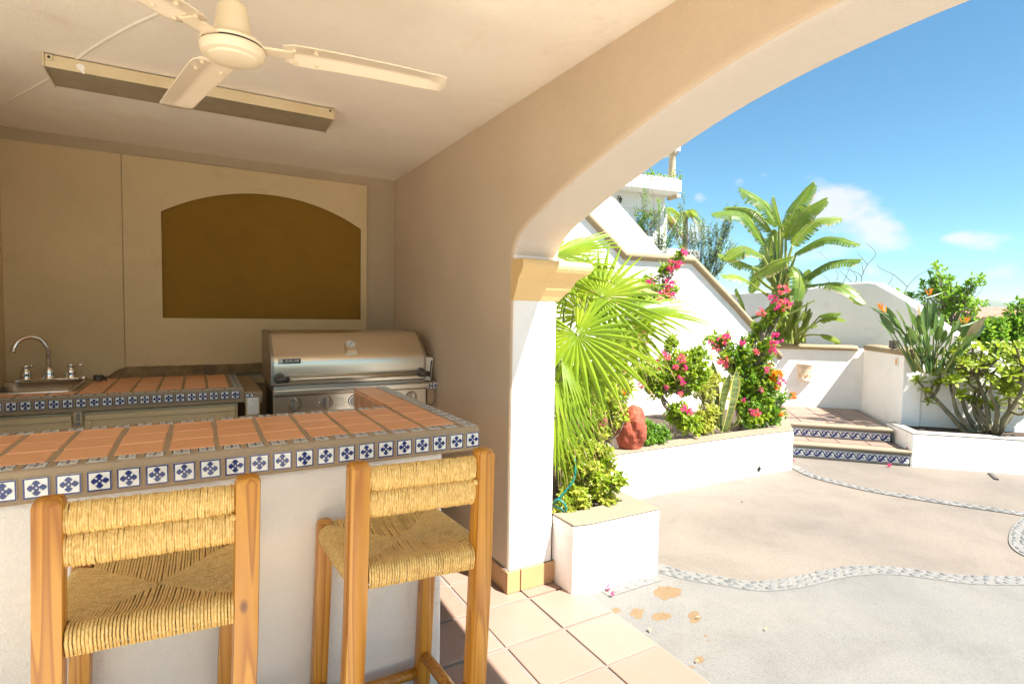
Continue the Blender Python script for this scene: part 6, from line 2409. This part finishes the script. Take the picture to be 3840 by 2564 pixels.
# ------------------------------------------------------------------ the house above and the distance
def build_house():
    D = 23.0
    A = atD(2300, 700, D + .3)
    P = atD(2374, 690, D); Q = atD(2555, 700, D)
    # facade direction from the balcony's level top edge
    n1 = ray(2374, 650).cross(ray(2553, 672))
    d = n1.cross(UP).normalized()
    if d.dot(RT) < 0:
        d = -d
    Q0 = Vector((P.x, P.y, 0)); Q1 = Q0 + d
    dep = Vector((-d.y, d.x, 0))
    if dep.dot(FW) < 0:
        dep = -dep
    W = lambda x, y, k_=0: atPl(x, y, Q0 + dep * k_, Q1 + dep * k_)
    t = thing('white_house', 'white house above the garden with a projecting balcony, stone column and open arch below', 'house', (P.x, P.y, 0))
    o = -Vector(t.location)
    zt, zb, zu = W(2460, 660).z, W(2460, 709).z, W(2460, 748).z
    xa, xb = W(2372, 690), W(2556, 690)
    Lb = (xb - xa).dot(d)
    a0 = Vector((xa.x, xa.y, 0)) + o
    def blk(s0, s1, k0, k1, z0, z1, m, name):
        mb = MB()
        mb.prism([a0 + d * s0 + dep * k0 + UP * z0, a0 + d * s1 + dep * k0 + UP * z0, a0 + d * s1 + dep * k1 + UP * z0, a0 + d * s0 + dep * k1 + UP * z0], (0, 0, z1 - z0), M[m])
        return mb.build(name, t)
    blk(-.0, Lb, 0, .15, zb, zt, 'white_far', 'balcony_parapet')
    blk(-3.4, -.002, .05, 3.0, zb, zt, 'white_far', 'balcony_parapet')
    blk(-3.0, Lb - .02, .152, 3.0, zb - .02, zb + .12, 'white_far', 'balcony_slab')
    blk(-3.2, Lb - .15, .9, 1.5, zu - .25, zb - .022, 'white_far', 'beam')
    blk(-3.2, .85, .95, 3.6, -3, zu - .252, 'white_far', 'house_wall')
    sx = (W(2530, 760) - xa).dot(d)
    blk(sx - .0, sx + .34, .95, 1.35, -3, zu - .252, 'white_far', 'porch_pillar')
    zl = W(2500, 850).z
    blk(.852, sx - .002, 1.0, 1.2, -3, zl, 'white_far', 'porch_wall')
    zg = W(2610, 925).z
    blk(sx + .342, sx + 2.2, 1.0, 1.2, -3, zg, 'white_far', 'garden_parapet')
    blk(Lb + .002, Lb + .2, .3, 1.0, W(2560, 735).z, W(2560, 722).z, 'stone', 'ledge')
    # column with capital and the roof edge it carries
    cp = W(2519, 660, .35) + o
    zc = W(2519, 578, .35).z
    mb = MB()
    mb.lathe([(.16, zt - .3), (.15, zt + .1), (.135, zc - .15), (.15, zc - .12), (.15, zc - .06), (.22, zc + .0), (.24, zc + .08)], M['stone'], c=(cp.x, cp.y, 0), sides=18)
    mb.build('column', t, smooth=True)
    blk((cp - a0).dot(d) - 4.0, (cp - a0).dot(d) + .22, .1, 3.0, zc + .085, zc + .9, 'white_far', 'roof_edge')
    # lantern
    lp = W(2318, 745, .85) + o
    mb = MB()
    mb.tube([lp + dep * .1, lp, lp + UP * .1, lp + UP * .1 + d * .12, lp + d * .12 + UP * .02], .02, M['twig'], 5)
    mb.lathe([(.03, -.16), (.07, -.02), (.09, .0), (.02, .06)], M['twig'], c=lp + d * .12, sides=6)
    mb.build('lantern', t)
    # creeper along the parapet
    lm = MB()
    r_ = random.Random(3)
    for i in range(260):
        s_ = r_.uniform(-1.2, Lb + .1)
        p = a0 + d * s_ + dep * r_.uniform(-.05, .2) + UP * (zt + abs(r_.gauss(0, .10)) * (1.6 if abs(s_ - Lb + .3) < .5 else .8))
        add_leaf(lm, p, rvec(r_), rvec(r_), .12, .07, M['wispy'] if r_.random() < .6 else M['tree'], .2, .1)
    lm.build('creeper', t, kind='stuff')


build_house()


def far_palm(label, px, py, D, size, seed):
    base = atD(px, py + 130, D)
    t = thing('feather_palm', label, 'palm', base)
    r_ = random.Random(seed)
    top = atD(px, py, D) - base
    mb = MB()
    mb.tube([Vector((0, 0, -1.5)), top * .5, top], [.16, .13, .11], M['bark'], 7)
    mb.build('trunk', t)
    for i in range(15):
        q = i * 2.4
        el = r_.uniform(-.3, .9)
        d = Vector((math.cos(q) * math.cos(el), math.sin(q) * math.cos(el), math.sin(el)))
        mb = MB()
        L = size * r_.uniform(.8, 1.1)
        pts = [top + d * L * f - UP * (.75 * L * f * f) for f in (0, .2, .4, .6, .8, 1)]
        c = catmull(pts, 3)
        mb.tube(c, .02, M['petiole'], 4)
        for j in range(2, len(c)):
            tdir = (c[j] - c[j - 1]).normalized()
            sd = tdir.cross(UP).normalized()
            for s_ in (-1, 1):
                add_leaf(mb, c[j], (sd * s_ + tdir * .7 - UP * .45), UP, L * .32, L * .05, M['palm'] if el > .1 else M['palm_tip'], .2, .2)
        mb.build('frond', t)


far_palm('feather palm seen through the arch under the balcony of the white house', 2480, 790, 28, 1.15, 1)
far_palm('yellowing feather palm to the right of the pillar of the white house', 2570, 800, 29, .95, 2)

# distant hills and town
def ridge_hill(name, D, prof, m, zlow):
    mb = MB()
    vs, fs = [], []
    n = len(prof)
    K = 8
    for i, (az, h) in enumerate(prof):
        for k_ in range(K):
            f = k_ / (K - 1)
            dd = D * (1 + .5 * f)
            hh = zlow + (h - zlow) * math.sin(PI * min(1, .04 + f * .92)) * (1 + .10 * noise.noise((az * .9, f * 5, 2)))
            vs.append((dd * math.sin(R(az)), dd * math.cos(R(az)), hh))
    for i in range(n - 1):
        for k_ in range(K - 1):
            fs.append((i * K + k_, (i + 1) * K + k_, (i + 1) * K + k_ + 1, i * K + k_ + 1))
    mb.add(vs, fs, m)
    return tag(mb.build(name, smooth=True), kind='structure')


ridge_hill('hills', 2600, [(a, 60 + 45 * noise.noise((a * .09, 0, 5)) + (48 if 66 < a < 84 else 20) * math.sin(a * .3) ** 2 + 10 * noise.noise((a * .5, 3, 1))) for a in range(20, 140, 2)], M['hill'], -30)


def town_block(i, px, D, w, h, label, z0, roof='redroof'):
    c = atD(px, 1200, D)
    t = thing('hillside_building', label, 'building', (c.x, c.y, z0), -R(69), )
    mb = MB()
    mb.box((0, 0, h / 2), (w, 12, h), M['townwall'])
    mb.build('wall', t)
    mb = MB()
    mb.prism([Vector((-w / 2 - .8, -6.8, h + .05)), Vector((-w / 2 - .8, 0, h + 2.4)), Vector((-w / 2 - .8, 6.8, h + .05))], (w + 1.6, 0, 0), M[roof])
    mb.build('roof', t)
    wm = MB(); wm.box((0, 0, 0), (1.6, .3, 1.9), M['glass'])
    me = wm.mesh('window')
    for r_ in range(int(h // 3.2)):
        for k_ in range(int(w // 3.6)):
            link('window', me, t, (-w / 2 + 2.2 + k_ * 3.6, -6.0, 1.9 + r_ * 3.2))


TB = [(3700, 330, 22, 9.5, 'long far building with red tiled roofs directly below the hill, left of the others', -6), (3745, 345, 18, 10.5, 'taller far building with red roof in the middle of the distant town', -5), (3790, 352, 20, 9, 'far building with red roof at the right of the distant town', -5),
      (3645, 300, 9, 4.5, 'small far house with orange roof glimpsed through the bright tree', -1.5), (3760, 290, 26, 5, 'low far house with pink roof in front of the distant town', -12), (3830, 300, 18, 6, 'low far house with pink roof near the right edge', -12)]
for i, b in enumerate(TB):
    town_block(i, *b)


# ------------------------------------------------------------------ air
def build_haze():
    k = bpy.data.materials.new('pale_haze')
    k.use_nodes = True
    t = k.node_tree
    t.nodes.clear()
    out = t.nodes.new('ShaderNodeOutputMaterial')
    v = t.nodes.new('ShaderNodeVolumePrincipled')
    v.inputs['Color'].default_value = (.86, .93, 1.0, 1)
    v.inputs['Density'].default_value = 0.0001
    t.links.new(v.outputs[0], out.inputs['Volume'])
    mb = MB()
    mb.box((0, 0, 55), (19000, 19000, 190), k)
    tag(mb.build('haze'), kind='stuff')


build_haze()
